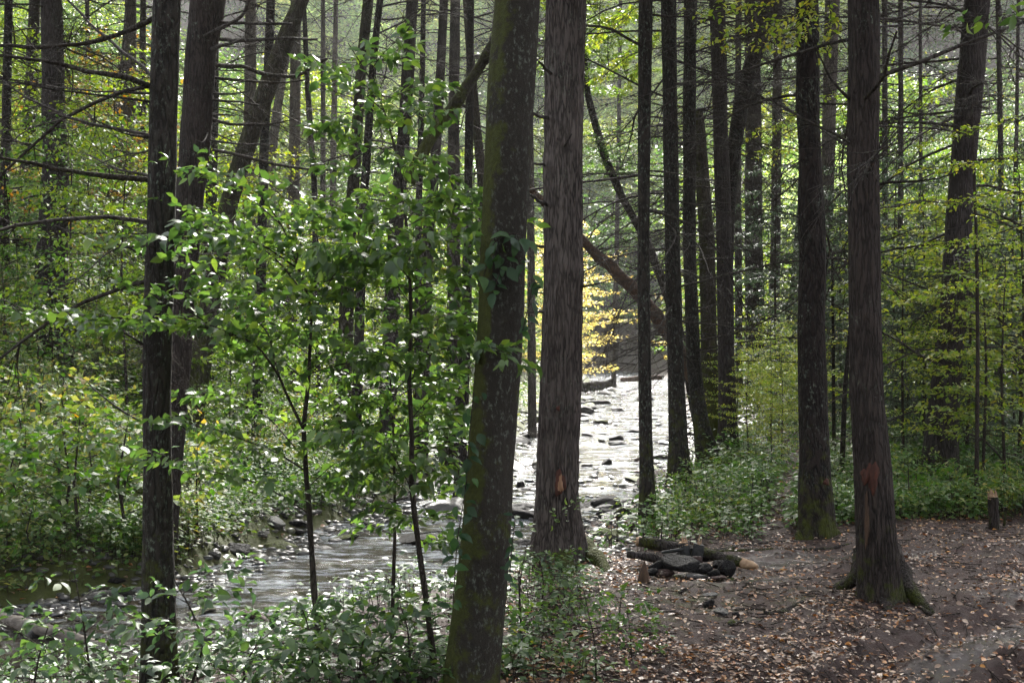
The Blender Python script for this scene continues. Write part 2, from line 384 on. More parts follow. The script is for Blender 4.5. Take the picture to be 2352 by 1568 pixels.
def groundmat():
    m = NT('soil'); co = m.n('ShaderNodeNewGeometry').outputs['Position']
    at = m.n('ShaderNodeAttribute'); at.attribute_name = 'wet'; wet = at.outputs['Fac']
    am = m.n('ShaderNodeAttribute'); am.attribute_name = 'moss'; mo = am.outputs['Fac']
    n = m.noise(co, 3.0, 10, .72); n2 = m.noise(co, 30, 8, .8); n3 = m.noise(co, .8, 3)
    col = m.mix(m.ramp(n, [(.3, 0.), (.7, 1.)]), (.024, .014, .012), (.085, .052, .044))
    col = m.mix(m.ramp(n2, [(.45, 0.), (.7, .6)]), col, (.07, .048, .043))
    mf = m.math('ADD', mo, m.math('MULTIPLY', m.math('SUBTRACT', m.noise(co, 4, 6, .7), .5), 1.6))
    col = m.mix(m.ramp(mf, [(.45, 0.), (.8, .9)]), col, m.mix(m.noise(co, 30, 3), (.03, .04, .008), (.09, .10, .02)))
    col = m.mix(m.math('MULTIPLY', wet, .6), col, (.026, .018, .017))
    rg = m.math('SUBTRACT', m.math('ADD', .50, m.math('MULTIPLY', n, .4)), m.math('MULTIPLY', wet, .62))
    h = m.math('ADD', m.math('MULTIPLY', n, .6), m.math('MULTIPLY', n2, .4))
    hh = m.math('MULTIPLY', h, m.math('SUBTRACT', 1.0, m.math('MULTIPLY', wet, .15)))
    return m.fin(m.bsdf(col, rg, m.bump(hh, 1.0, .06), m.math('ADD', .22, m.math('MULTIPLY', wet, .3))))
M['soil'] = groundmat()
g = mk('ground', [(V, Q)], M['soil'], smooth=True); tag(g, kind='structure')
a = g.data.attributes.new('wet', 'FLOAT', 'POINT'); a.data.foreach_set('value', wetmask(X, Y).ravel().astype(np.float32))
ins, dl, dr = side_sd(X, Y)
moss = np.where((dl < dr) & ~ins, .5, .08) + .4 * sstep(2.5, .8, np.hypot(X - .9, Y - 10.3) / 1.1) + .4 * sstep(13, 15, Y) * ~ins - .4 * ins
a = g.data.attributes.new('moss', 'FLOAT', 'POINT'); a.data.foreach_set('value', moss.ravel().astype(np.float32))

# ---------------------------------------------------------------- water
def watermat():
    m = NT('water'); co = m.n('ShaderNodeNewGeometry').outputs['Position']
    v = m.scaled(co, (1.5, 2.2, 1)); n1 = m.noise(v, 2.2, 4, .6); n2 = m.noise(v, 9, 3, .6); reg = m.noise(co, .9, 3)
    h = m.math('ADD', m.math('MULTIPLY', n1, 1.0), m.math('ADD', m.math('MULTIPLY', n2, .45), m.math('MULTIPLY', m.noise(v, 26, 2, .6), .16)))
    ch = m.ramp(reg, [(.36, .16), (.54, 1.)]); h = m.math('MULTIPLY', h, ch)
    foam_sheen = m.math('MULTIPLY', m.ramp(m.noise(v, 7, 6, .75), [(.63, 0.), (.70, 1.)]), m.ramp(reg, [(.54, 0.), (.62, .7)]))
    sky_sheen = m.math('MULTIPLY', m.ramp(m.math('DIVIDE', m.math('ADD', m.sep(co)[1], m.math('MULTIPLY', m.sep(co)[0], .6)), 50.0), [(.19, 0.), (.25, .5), (.34, .75), (.46, 1.)]), m.ramp(m.noise(m.scaled(co, (.7, 2.0, 1)), 2.6, 6, .7), [(.49, 0.), (.58, .72)]))   # sky sheen painted pale into the stream colour, stronger upstream
    foam_sheen = m.math('MAXIMUM', foam_sheen, sky_sheen)
    col = m.mix(m.math('MULTIPLY', foam_sheen, .8), m.mix(n1, (.012, .008, .0035), (.028, .019, .008)), (.74, .80, .88))  # foam and the painted sky reflection share this bluish white
    return m.fin(m.bsdf(col, m.math('ADD', .05, m.math('MULTIPLY', ch, .10)), m.bump(h, 1.0, .21), .5, IOR=1.33))
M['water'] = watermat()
rows = []
tt = np.r_[np.linspace(0, 1, 420)]
def along(Q_, n):
    s = np.r_[0, np.cumsum(np.linalg.norm(np.diff(Q_, axis=0), axis=1))]; 
    return np.stack([np.interp(np.linspace(0, 1, n), np.linspace(0, 1, len(Q_)), Q_[:, k]) for k in (0, 1)], 1)
A1 = along(LB, 900); keyL = np.linspace(0, 1, 900)
# match by nearest parameter: right bank resampled on the left bank's progress
RB2 = along(RB, 900); RB2[:, :] = RB2
t = np.linspace(-.35, 1.35, 46)[None, :, None]
WG = A1[:, None] * (1 - t) + RB2[:, None] * t
wz = -1.0 + .018 * fbm(WG[..., 0] * 2.6, WG[..., 1] * 2.0, 0, 77, 3)
V = np.concatenate([WG, wz[..., None]], -1).reshape(-1, 3); n_ = 46
i = (np.arange(899)[:, None] * n_ + np.arange(n_ - 1)[None]).ravel()
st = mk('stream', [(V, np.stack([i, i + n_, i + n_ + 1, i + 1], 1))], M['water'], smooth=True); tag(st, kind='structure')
# puddle water
def pudmat():
    m = NT('puddle_water'); co = m.n('ShaderNodeNewGeometry').outputs['Position']; n = m.noise(co, 12, 3)
    return m.fin(m.bsdf((.05, .03, .022), .06, m.bump(n, .12, .01), .5))

# ---------------------------------------------------------------- trees
RNG = random.Random(5)
def trunk_mesh(path, base_r_scale, sides, step, seed, furrow=0.0, flare=.9, flh=.35, lobes=5, knots=0):
    """path: rows x,y,z,r from the foot up, local. returns parts"""
    q = resample(path, step); pts, r = q[:, :3], q[:, 3]
    n = len(pts); a = np.arange(sides) * 2 * math.pi / sides; z = pts[:, 2] - pts[0, 2]
    ca, sa = np.cos(a)[None], np.sin(a)[None]; zz = z[:, None]
    lob = .5 + .5 * np.sin(lobes * a + seed + .8 * np.sin(2 * a + seed))[None]
    rr = r[:, None] * (1 + flare * np.exp(-np.maximum(zz, 0) / flh) * (.35 + .85 * lob))
    rr = rr * (1 + .07 * noise3(ca * 1.2, sa * 1.2, zz * 1.1, seed) + .035 * noise3(ca * 2.5, sa * 2.5, zz * 3.0, seed + 1))
    if furrow:
        k = 1 / furrow
        f = noise3(ca * 8.5 + .5 * noise3(ca * 3, sa * 3, zz * 2.2, seed + 9), sa * 8.5, zz * 2.2, seed + 4); f2 = noise3(ca * 17, sa * 17, zz * 6.5, seed + 5)
        rr = rr + r[:, None] * furrow * (-(1 - np.abs(f) * 2.4).clip(0, 1) * .9 + .35 * f2)
    Vv = np.stack([pts[:, 0:1] + rr * ca, pts[:, 1:2] + rr * sa, np.broadcast_to(pts[:, 2:3], rr.shape)], -1).reshape(-1, 3)
    i = np.arange(n - 1)[:, None] * sides; j = np.arange(sides)[None]; k = (j + 1) % sides
    return [(Vv, np.stack([i + j, i + k, i + sides + k, i + sides + j], -1).reshape(-1, 4))]

def dead_branch(rg, L=1.5, r0=.018, droop=.1, twigs=10, curl=.25, sides=5):
    n = 9; p = [np.zeros(3)]; d = np.array([1.0, 0, rg.uniform(-.15, .25)]); s = L / n
    for k in range(n):
        d = nrm(d + np.array([0, rg.uniform(-.16, .16), rg.uniform(-.12, .12) - droop * .12 + curl * .12 * (k / n)])); p.append(p[-1] + d * s)
    p = np.array(p); parts = tube(p, np.linspace(r0, r0 * .22, n + 1), sides)
    for t in range(twigs):
        k = rg.randint(2, n - 1); b = p[k]; dd = nrm((p[k] - p[k - 1]) * (1 / s) * .7 + np.array([0, rg.choice((-1, 1)) * rg.uniform(.4, 1), rg.uniform(-.35, .45)]))
        l = L * rg.uniform(.12, .42); q = [b]
        for _ in range(4):
            dd = nrm(dd + np.array([rg.uniform(-.2, .2), rg.uniform(-.2, .2), rg.uniform(-.2, .15)])); q.append(q[-1] + dd * l / 4)
        parts += tube(np.array(q), np.linspace(r0 * .32, r0 * .09, 5), 3, False)
        for _ in range(2):
            qq = q[rg.randint(1, 3)]; d2 = nrm(dd + np.array([rg.uniform(-.8, .8), rg.uniform(-.8, .8), rg.uniform(-.4, .3)]))
            parts += tube(np.array([qq, qq + d2 * l * .25, qq + d2 * l * .45 + np.array([0, 0, -.02])]), [r0 * .13, r0 * .1, r0 * .06], 3, False)
    return parts
DEAD = []
_c = bpy.data.collections.new('tmp')
for k in range(10):
    rg = random.Random(100 + k)
    o = mk('branch', dead_branch(rg, rg.uniform(1.5, 2.6), .0145, rg.uniform(-.5, 1.4), rg.randint(12, 26)), M['bark_limb'], coll=_c)
    DEAD.append(o.data)

def spray(path, rg, sp=.09, tl=.45, ls=.055, leaf=.08, t0=.25, droop=.25, r0=.004, full=True, wid=.5, tipup=0., roll=.25, endtl=.35):
    """twigs to both sides of a limb, blades alternating on each twig"""
    q = resample(np.asarray(path, float)[:, :3], sp * .5); n = len(q); wood, lp, ld, ln, ll = [], [], [], [], []
    T = nrm(np.gradient(q, axis=0)); sgn = rg.choice((-1, 1)); acc = 0
    for i in range(n):
        t = i / (n - 1)
        if t < t0: continue
        acc += 1
        if acc % 2 and i < n - 1: continue
        sgn = -sgn; up = np.array([0, 0, 1.0]); sd = nrm(np.cross(T[i], up)); 
        last = i >= n - 2
        d = nrm(T[i] * (.75 if not last else 1) + sd * sgn * (rg.uniform(.6, 1.1) if not last else .1) + up * rg.uniform(-.12, .18 + tipup))
        l = tl * (1 - (1 - endtl) * ((t - t0) / (1 - t0)) ** 1.3) * rg.uniform(.6, 1.15); m = max(2, int(l / ls)); p = q[i].copy(); tw = [p.copy()]; s2 = 1
        for k in range(m):
            d = nrm(d + np.array([rg.uniform(-.1, .1), rg.uniform(-.1, .1), rg.uniform(-.1, .06) - droop * .08])); p = p + d * (l / m); tw.append(p.copy())
            s2 = -s2; sd2 = nrm(np.cross(d, up)); e = d * (.55 if k < m - 1 else 1) + sd2 * s2 * (.75 if k < m - 1 else .1) + up * (-droop * rg.uniform(.2, 1.5) + rg.uniform(-.12, .12))
            lp.append(p.copy()); ld.append(e); ln.append(up + np.array([rg.gauss(0, roll), rg.gauss(.14, roll), 0])); ll.append(leaf * rg.uniform(.55, 1.2))
        wood += tube(np.array(tw), np.linspace(r0 * .55, r0 * .25, len(tw)), 3, False)
    return wood, (lp, ld, ln, ll)
def blades(acc, full=True, wid=.5):
    lp = np.concatenate([np.array(a[0]).reshape(-1, 3) for a in acc]); ld = np.concatenate([np.array(a[1]).reshape(-1, 3) for a in acc])
    ln = np.concatenate([np.array(a[2]).reshape(-1, 3) for a in acc]); ll = np.concatenate([np.array(a[3]).ravel() for a in acc])
    return leaves(lp, ld, ln, ll, ll * wid, full)

def more(acc, mult, sd, seed):
    lp, ld, ln, ll = [np.concatenate([np.array(a[i]).reshape(len(a[3]), -1) for a in acc]) for i in range(4)]
    r = np.random.default_rng(seed); n = len(lp) * mult
    return (np.repeat(lp, mult, 0) + r.normal(0, sd, (n, 3)) * [1, 1, .6], np.repeat(ld, mult, 0) + r.normal(0, .5, (n, 3)),
            np.repeat(ln, mult, 0) + r.normal(0, .25, (n, 3)), np.repeat(ll, mult, 0) * r.uniform(.7, 1.1, (n, 1)))
# --- shared crowns and understory templates (metres, foot at the origin)
def tmpl_crown(seed, h0, h1, nb, bl, leaf, sp, tl, ls, droop, up, shape=.5, wid=.55, full=False, trunk_r=.025, mult=3):
    rg = random.Random(seed); wood, acc = [], []
    for b in range(nb):
        t = (b + rg.random()) / nb; z = h0 + (h1 - h0) * t; az = b * 2.4 + rg.uniform(-.5, .5)
        l = bl * (math.sin(math.pi * (shape * .5 + t * (1 - shape * .5))) ** .6 + .15) * rg.uniform(.7, 1.2)
        p = np.array([0, 0, z]); d = np.array([math.cos(az), math.sin(az), up * rg.uniform(.5, 1.5)]); pts = [p]
        for k in range(6):
            d = nrm(d + np.array([rg.uniform(-.15, .15), rg.uniform(-.15, .15), -.10 * up])); p = p + d * l / 6; pts.append(p)
        pts = np.array(pts); wood += tube(pts, np.linspace(trunk_r * .3, trunk_r * .07, 7), 4, False)
        w_, a_ = spray(pts, rg, sp, tl, ls, leaf, .15, droop, trunk_r * .12, roll=.5)
        wood += w_; acc.append(a_)
    top = np.array([[0, 0, 0, trunk_r], [rg.uniform(-.1, .1), rg.uniform(-.1, .1), h1 * .5, trunk_r * .7], [0, 0, h1, trunk_r * .2]])
    wood += tube(resample(top, .3)[:, :3], resample(top, .3)[:, 3], 7)
    return wood, blades([more(acc, mult, ls * .55, seed)], full, wid)
def make_mesh_pair(name, seed, lm, *a, **k):
    wd, lv = tmpl_crown(seed, *a, **k)
    o1 = mk('stem', wd, M['bark_twig'], coll=_c); o2 = mkleaf('foliage', lv, lm); S.collection.objects.unlink(o2)
    return o1.data, o2.data
# broadleaf understory 4 m high, foliage layered (beech, birch, maple)
UND = [make_mesh_pair('u', 10 + k, M['leaf_far'], .7, 4.2, 38, 1.6, .095, .13, .6, .09, .3, .35, mult=4) for k in range(4)]
CRN = [make_mesh_pair('c', 30 + k, M['leaf_far'], 1.2, 4.6, 40, 1.9, .13, .15, .7, .09, .3, .5, mult=4) for k in range(3)]
BEE = [make_mesh_pair('b', 50 + k, M['leaf_yellow'], .8, 3.6, 26, 1.3, .085, .12, .5, .065, .2, .2) for k in range(2)]
GLD = [make_mesh_pair('g', 60 + k, M['leaf_gold'], .3, 4.2, 36, 1.6, .10, .13, .55, .07, .15, .15) for k in range(1)]
ORG = [make_mesh_pair('g', 65 + k, M['leaf_orange'], .6, 4.0, 30, 1.5, .11, .15, .55, .09, .15, .2) for k in range(1)]
HEM = [make_mesh_pair('h', 70 + k, M['needle'], .3, 4.4, 44, 1.35, .085, .09, .42, .03, .5, -.08, .9, wid=.28) for k in range(3)]
SHB = [make_mesh_pair('s', 80 + k, M['leaf_cover'], .1, .85, 11, .5, .085, .10, .28, .06, .2, .45, trunk_r=.012) for k in range(4)]

NUMT = 0
REG = []
def place(kind, pair, x, y, scale, rz, label, cat, group, zs=1.0, dz=-.03, name=None, mats=None):
    root = empty(name or kind, (x, y, tz(x, y) + dz), label, cat, group)
    for nm, me in (('stem', pair[0]), ('foliage', pair[1])):
        o = bpy.data.objects.new(nm, me); S.collection.objects.link(o); o.parent = root
        o.scale = (scale, scale, scale * zs); o.rotation_euler = (0, 0, rz)
    return root

def tree(name, label, cat, pts, d, mat, group=None, sides=16, step=.25, flare=.55, flh=.3, furrow=0, top=None, limbs=(), dead=0, dz=(.3, 1), seed=None, crown=None, dead_s=(.6, 1.3), lean_d=0., az=None, lobes=5):
    """pts: (px,py,width px) from top to foot as surveyed at distance d"""
    global NUMT; NUMT += 1; seed = seed or NUMT * 13
    P3 = []
    for px, py, wp in pts:
        w3 = P(px, py, d); P3.append([*w3, wp / F * d / 2])
    P3 = np.array(P3)[::-1]                       # foot up
    P3[:, 1] += lean_d * (P3[:, 2] - P3[0, 2])
    foot = P3[0].copy(); z0 = tz(foot[0], foot[1])
    dirn = (P3[1] - P3[0]) if len(P3) > 1 else np.array([0, 0, 1, 0]); dirn = dirn / max(dirn[2], .01)
    f2 = foot + dirn * (z0 - foot[2]); f2[2] = z0; f2[3] = foot[3]
    rows = [f2 * [1, 1, 1, 1]] if z0 < foot[2] - .02 else []
    if not rows:
        foot[2] = z0; P3 = P3[P3[:, 2] > z0 + .05]; rows = [f2]
    path = np.vstack([rows, P3])
    tp = path[-1]; dd = path[-1] - path[-2]; dd = dd / dd[2]; ext = (top if top else 4.0)
    path = np.vstack([path, tp + np.array([dd[0], dd[1], 1, 0]) * ext * .5, tp + np.array([dd[0], dd[1], 1, 0]) * ext])
    path[-1, 3] = tp[3] * .72; path[-2, 3] = tp[3] * .86
    base = np.array([path[0, 0], path[0, 1], z0]); root = empty(name, base, label, cat, group)
    loc = path.copy(); loc[:, :3] -= base; loc[0] = loc[0] - (loc[1] - loc[0]) / max(loc[1][2], .05) * .12
    loc[0, 3] = loc[1, 3] if loc[1][2] < .5 else loc[0, 3]
    tr = mk('trunk', trunk_mesh(loc, 1, sides, step, seed, furrow, flare, flh, lobes), mat, root, smooth=True)
    rg = random.Random(seed)
    for lm in limbs:                               # surveyed limbs: (points [(px,py,dd)], r0, r1, material)
        q = np.array([P(px, py, d + o) for px, py, o in lm[0]]) - base; q = resample(q, .08); k = len(q)
        jit = np.cumsum(np.array([[rg.gauss(0, .004) for _ in range(3)] for _ in range(k)]), 0)
        q = q + jit; parts = tube(q, np.linspace(lm[1], lm[2], k), 8, wob=.25, seed=seed)
        for _ in range(lm[4] if len(lm) > 4 else 3):
            a = q[rg.randint(k // 3, k - 1)]; e = np.array([rg.uniform(-.5, .5), rg.uniform(-.5, .5), rg.uniform(-.2, .35)]) * .6
            parts += tube(np.array([a, a + e * .5 + np.array([0, 0, .02]), a + e]), [lm[2] * .6, lm[2] * .4, .0015], 4, False)
        mk('branch', parts, M[lm[3]], root, smooth=True)
    n = int(dead * 1.5)
    for k in range(n):
        zz = z0 + (dz[0] + (dz[1] - dz[0]) * (k + rg.random()) / n) * (CZ + .267 * d + .6 - z0)
        c = [np.interp(zz, path[:, 2], path[:, j]) for j in range(4)]
        a_ = (az[0] + (az[1] - az[0]) * rg.random()) if az else rg.uniform(0, 2 * math.pi)
        o = bpy.data.objects.new('branch', rg.choice(DEAD)); S.collection.objects.link(o); o.parent = root
        o.location = (c[0] - base[0] + math.cos(a_) * c[3] * .6, c[1] - base[1] + math.sin(a_) * c[3] * .6, zz - z0)
        s_ = rg.uniform(*dead_s); o.scale = (s_, s_, s_); o.rotation_euler = (rg.uniform(-.6, .6), rg.uniform(-.25, .2), a_)
    if crown:
        for (z, s) in crown:
            c = [np.interp(z, path[:, 2], path[:, j]) for j in range(4)]
            if z > path[-1, 2]: c = list(path[-1])
            pr = rg.choice(CRN); o = bpy.data.objects.new('crown', pr[1]); S.collection.objects.link(o); o.parent = root
            o.location = (c[0] - base[0], c[1] - base[1], z - z0 - 1.2 * s); o.scale = (s, s, s * .8); o.rotation_euler = (0, 0, rg.uniform(0, 6.28))
    return root, path, base
DT = 'dead_branch'
# ---- the big trunks in front
ML, BL = 'bark_mosslimb', 'bark_limb'
tree('lichen_tree', 'slim dark lichen-spotted trunk left of the leafy saplings, with long bare limbs reaching left', 'tree',
     [(384, 0, 62), (375, 260, 66), (370, 520, 66), (364, 700, 66), (360, 900, 66), (363, 1200, 68), (366, 1568, 76)], 8.5, M['bark_lichen'], sides=56, step=.05, furrow=.03, top=7,
     limbs=[([(345, 412, 0), (250, 405, -.1), (150, 392, -.3), (70, 372, -.4), (-60, 352, -.6)], .020, .009, ML, 4),
            ([(345, 200, 0), (270, 172, -.2), (180, 155, -.4), (90, 132, -.5), (-60, 122, -.7)], .021, .008, BL, 5),
            ([(350, 46, 0), (290, 70, .3), (200, 100, .5), (100, 108, .7), (-50, 102, .9)], .020, .011, ML, 3),
            ([(358, 182, 0), (290, 125, .5), (230, 75, .8), (150, -10, 1.2), (110, -60, 1.3)], .014, .007, BL, 6),
            ([(345, 215, 0), (250, 218, .7), (130, 205, 1), (-30, 178, 1.2)], .010, .004, BL, 6),
            ([(342, 315, 0), (300, 305, -.3), (240, 275, -.6), (210, 262, -.8)], .010, .003, BL, 4),
            ([(340, 345, 0), (280, 352, .4), (215, 370, .6)], .009, .003, BL, 3),
            ([(335, 590, 0), (290, 565, -.2), (240, 552, -.3)], .010, .004, BL, 2),
            ([(335, 795, 0), (315, 780, -.1), (285, 762, -.2)], .010, .006, BL, 0),
            ([(322, 965, .1), (270, 930, .1), (200, 878, .2)], .008, .004, BL, 1)],
     dead=8, dz=(.45, 1), az=(1.6, 4.7))
bt = tree('beech_tree', 'thick mossy dark beech trunk in the foreground, leaning slightly right, with vine leaves on it', 'tree',
     [(1189, 0, 103), (1176, 200, 106), (1166, 400, 108), (1158, 560, 106), (1153, 700, 108), (1141, 860, 110), (1126, 1050, 110), (1116, 1200, 112), (1100, 1380, 116), (1084, 1568, 124)], 7.3, M['bark_beech'],
     sides=80, step=.03, furrow=.012, top=8, flare=.10, flh=.4, lobes=4)
ct = tree('hemlock_tree', 'straight furrowed grey hemlock trunk with an oval wound, left of the fire ring', 'tree',
     [(1299, 0, 92), (1294, 400, 93), (1292, 700, 95), (1288, 900, 97), (1283, 1100, 98), (1282, 1180, 104), (1284, 1285, 124)], 11.7, M['bark_grey'],
     sides=120, step=.022, furrow=.075, top=9, flare=.30, flh=.22, lobes=4,
     limbs=[([(1256, 470, 0), (1235, 462, -.5), (1215, 447, -.9)], .017, .012, BL, 0),
            ([(1262, 270, 0), (1240, 262, -.5), (1215, 252, -.9), (1190, 240, -1.4)], .017, .012, BL, 0),
            ([(1272, 175, 0), (1250, 160, -.4), (1235, 145, -.8)], .014, .010, BL, 0),
            ([(1252, 380, 0), (1220, 376, -.4)], .012, .009, BL, 0), ([(1250, 566, 0), (1215, 556, -.5)], .014, .009, BL, 0),
            ([(1255, 675, 0), (1225, 668, -.2), (1210, 662, -.3)], .008, .003, BL, 1), ([(1248, 716, 0), (1205, 718, -.3)], .012, .008, BL, 0),
            ([(1332, 657, 0), (1360, 652, -.2), (1395, 640, -.3), (1425, 636, -.3)], .013, .004, BL, 2),
            ([(1296, 335, -.2), (1303, 322, -.3), (1312, 306, -.35)], .012, .006, BL, 0), ([(1335, 190, 0), (1370, 175, .2)], .008, .003, BL, 0)],
     crown=[(10.8, 1.5)])
ht = tree('dark_tree', 'crooked dark trunk with mossy foot and small orange scar, left of the right-hand hemlock', 'tree',
     [(1853, 0, 52), (1856, 130, 52), (1855, 230, 54), (1860, 330, 50), (1861, 420, 54), (1862, 480, 62), (1868, 600, 60), (1863, 760, 62), (1866, 900, 66), (1870, 1050, 70), (1872, 1150, 80), (1874, 1225, 96)], 13.3, M['bark_dark'],
     sides=56, step=.05, furrow=.03, top=8, flare=.35, flh=.2, crown=[(7.5, 1.5), (10, 1.6)], dead=6, dz=(.4, 1))
rt = tree('hemlock_tree', 'large reddish-brown hemlock trunk on the right with flared roots spreading over leaf litter', 'tree',
     [(1983, 0, 72), (1983, 400, 73), (1986, 700, 74), (1990, 900, 78), (2003, 1050, 84), (2008, 1150, 86), (2014, 1250, 92), (2020, 1370, 108)], 10.0, M['bark_red'],
     sides=100, step=.025, furrow=.045, top=8, flare=.62, flh=.14, lobes=5,
     limbs=[([(1955, 232, 0), (1925, 200, -.2), (1898, 165, -.4), (1880, 120, -.5), (1850, 60, -.6)], .011, .005, BL, 3),
            ([(1985, 228, -.1), (2010, 205, -.3), (2035, 180, -.4), (2042, 130, -.5), (2062, 80, -.6)], .016, .008, ML, 0),
            ([(2012, 425, 0), (2040, 415, -.1), (2110, 414, -.2), (2165, 408, -.3), (2205, 390, -.4)], .012, .004, ML, 3),
            ([(2010, 46, 0), (2060, 42, .2), (2110, 20, .4), (2150, -20, .6)], .012, .007, BL, 3),
            ([(2014, 290, 0), (2100, 292, .3), (2200, 300, .6), (2352, 335, 1)], .009, .004, BL, 6),
            ([(1955, 335, 0), (1900, 305, .4), (1850, 275, .7), (1790, 235, 1)], .012, .004, BL, 5),
            ([(2012, 62, 0), (2120, 58, .4), (2240, 40, .7)], .008, .003, BL, 6), ([(2014, 480, 0), (2120, 455, .6), (2230, 470, 1.2)], .008, .003, BL, 6)],
     crown=[(6.8, 1.5), (9.5, 1.6)], dead=5, dz=(.6, 1))
def roots(tr, lst, mat, name='root'):
    root, path, base = tr
    for pts, r0, r1 in lst:
        q = []
        for px, py, up in pts:
            d_ = CZ * F / (py - H0); x, y = (px - CX) / F * d_, d_
            q.append([x, y, tz(x, y) + up])
        q = resample(np.array(q), .05) - base
        mk(name, tube(q, np.linspace(r0, r1, len(q)), 12, wob=.3, seed=int(pts[0][0])), mat, root, smooth=True)
roots(rt, [([(1992, 1345, .30), (1972, 1348, .13), (1940, 1350, .03), (1900, 1353, -.03)], .10, .03),
           ([(2038, 1348, .34), (2068, 1360, .16), (2100, 1376, .04), (2155, 1390, -.02)], .11, .025), ([(2028, 1350, .2), (2048, 1366, .07), (2066, 1380, -.02)], .09, .05),
           ([(2020, 1360, .12), (2030, 1378, .02), (2040, 1390, -.03)], .075, .04),
           ([(2105, 1380, .0), (2150, 1395, .0), (2190, 1408, -.01)], .02, .01)], M['bark_red'])
roots(ct, [([(1330, 1278, .14), (1352, 1285, .07), (1375, 1296, .02), (1400, 1310, -.03)], .11, .045),
           ([(1245, 1280, .12), (1232, 1290, .03), (1222, 1300, -.05)], .09, .05), ([(1290, 1290, .12), (1300, 1300, .02), (1310, 1318, -.04)], .09, .05)], M['bark_mossy'])
roots(ht, [([(1895, 1222, .06), (1912, 1224, .03), (1932, 1228, -.03)], .06, .03), ([(1850, 1226, .06), (1828, 1232, -.03)], .07, .04)], M['bark_mossy'])
# wounds in the bark, thin irregular shells seated on the trunk
def wound(tr, px, py, d, w, h, mat, out=.0, name='bark_wound', seed=1):
    root, path, base = tr; c = P(px, py, d); n = 26; rows = []
    Vv, Qq = [], []
    zc = c[2]; tx, ty, tr_ = [float(np.interp(zc, path[:, 2], path[:, j])) for j in (0, 1, 3)]
    for i in range(9):
        for j in range(n):
            a = j / n * 2 * math.pi; k = i / 8 * (1 + .18 * math.sin(3 * a + seed) + .1 * math.sin(7 * a + seed * 2)); u = w * k * math.cos(a); v = h * k * math.sin(a)
            zz = zc + v; bx, by, br = [float(np.interp(zz, path[:, 2], path[:, jj])) for jj in (0, 1, 3)]
            xx = c[0] + u - bx; rr = br * 1.085 + out; yy = -math.sqrt(max(rr * rr - xx * xx, 1e-4)) * 1.0 + (.018 * (i / 8) ** 3)
            Vv.append([bx + xx - base[0], by + yy - base[1], zz - base[2]])
    for i in range(8):
        for j in range(n):
            Qq.append([i * n + j, i * n + (j + 1) % n, (i + 1) * n + (j + 1) % n, (i + 1) * n + j])
    return mk(name, [(np.array(Vv), np.array(Qq))], mat, root, smooth=True)
o = wound(ct, 1284, 1103, 11.7, .050, .115, M['wound_edge'], .004, seed=2); wound(ct, 1285, 1105, 11.7, .028, .082, M['wound'], .012, 'bare_wood', 3)
wound(ct, 1280, 935, 11.7, .018, .025, M['wound_edge'], .004, seed=5)
wound(ht, 1890, 1103, 13.3, .035, .035, M['wound_edge'], .006, seed=4)
wound(rt, 1993, 1090, 10, .045, .12, M['wound_edge'], .008, seed=6); wound(rt, 1981, 1190, 10, .016, .21, M['wood_rot'], .010, 'bare_wood', 2)
wound(rt, 1978, 1090, 10, .03, .06, M['wound_edge'], .010, seed=7)

# ---- mid-distance trunks right of the stream
tree('slender_tree', 'slender straight lichen-grey trunk standing at the water\'s edge right of the big furrowed hemlock', 'tree',
     [(1483, 0, 32), (1480, 300, 29), (1478, 600, 28), (1480, 800, 29), (1483, 1000, 32), (1488, 1195, 38)], 14.3, M['bark_lichen'], sides=28, step=.1, dead=6, dz=(.5, 1), crown=[(12, 1.0)])
tree('slender_tree', 'straight lichened trunk on the stony flat, second along the right bank, mossy at its foot', 'tree',
     [(1536, 0, 35), (1540, 300, 34), (1545, 600, 36), (1552, 850, 38), (1557, 1000, 42), (1562, 1128, 50)], 17.2, M['bark_lichen'], sides=28, step=.1, dead=22, dz=(.25, 1), crown=[(9.5, 1.1), (14.5, 1.6)])
tr = tree('slender_tree', 'lichened trunk curving out at its mossy foot on the right bank', 'tree',
     [(1586, 0, 31), (1583, 300, 29), (1584, 600, 30), (1594, 850, 33), (1610, 980, 38), (1640, 1088, 54)], 19.2, M['bark_lichen'], sides=24, step=.1, dead=24, dz=(.2, 1), crown=[(10, 1.4), (15.5, 1.8)])
roots(tr, [([(1645, 1082, .1), (1670, 1084, .03), (1690, 1088, -.02)], .09, .04)], M['bark_mossy'])
tree('slender_tree', 'brown trunk close behind the curved-foot tree, densely set with dead side branches', 'tree',
     [(1648, 0, 36), (1655, 300, 35), (1662, 500, 36), (1668, 800, 38), (1672, 1060, 42)], 21.0, M['bark_hemlock'], sides=24, step=.12, dead=30, dz=(.15, 1), crown=[(11, 2.2), (15, 2.4)])
tree('mossy_tree', 'stout moss-green trunk half hidden between the slender right-bank trunks', 'tree',
     [(1608, 300, 26), (1614, 420, 32), (1624, 560, 36), (1628, 800, 38), (1632, 1000, 42)], 24, M['bark_mossy'], sides=20, step=.15, dead=8, dz=(.2, .6), az=(2.2, 4.0), top=.4)
tree('leaning_tree', 'dark forked trunk leaning right, crossing behind the right-bank group', 'tree',
     [(1782, -60, 40), (1740, 100, 40), (1704, 230, 36), (1688, 330, 32), (1674, 480, 28), (1668, 700, 26), (1670, 980, 28)], 25, M['bark_dark'], sides=16, step=.15, dead=4)
tree('hemlock_tree', 'broad brown trunk further back in the middle of the right-bank group', 'tree',
     [(1727, 0, 34), (1730, 200, 36), (1731, 500, 40), (1733, 700, 44), (1740, 885, 52)], 38, M['bark_hemlock'], sides=20, step=.2, dead=26, dz=(.1, 1), dead_s=(1, 2.0), crown=[(13.5, 2.6), (19, 2.6)])
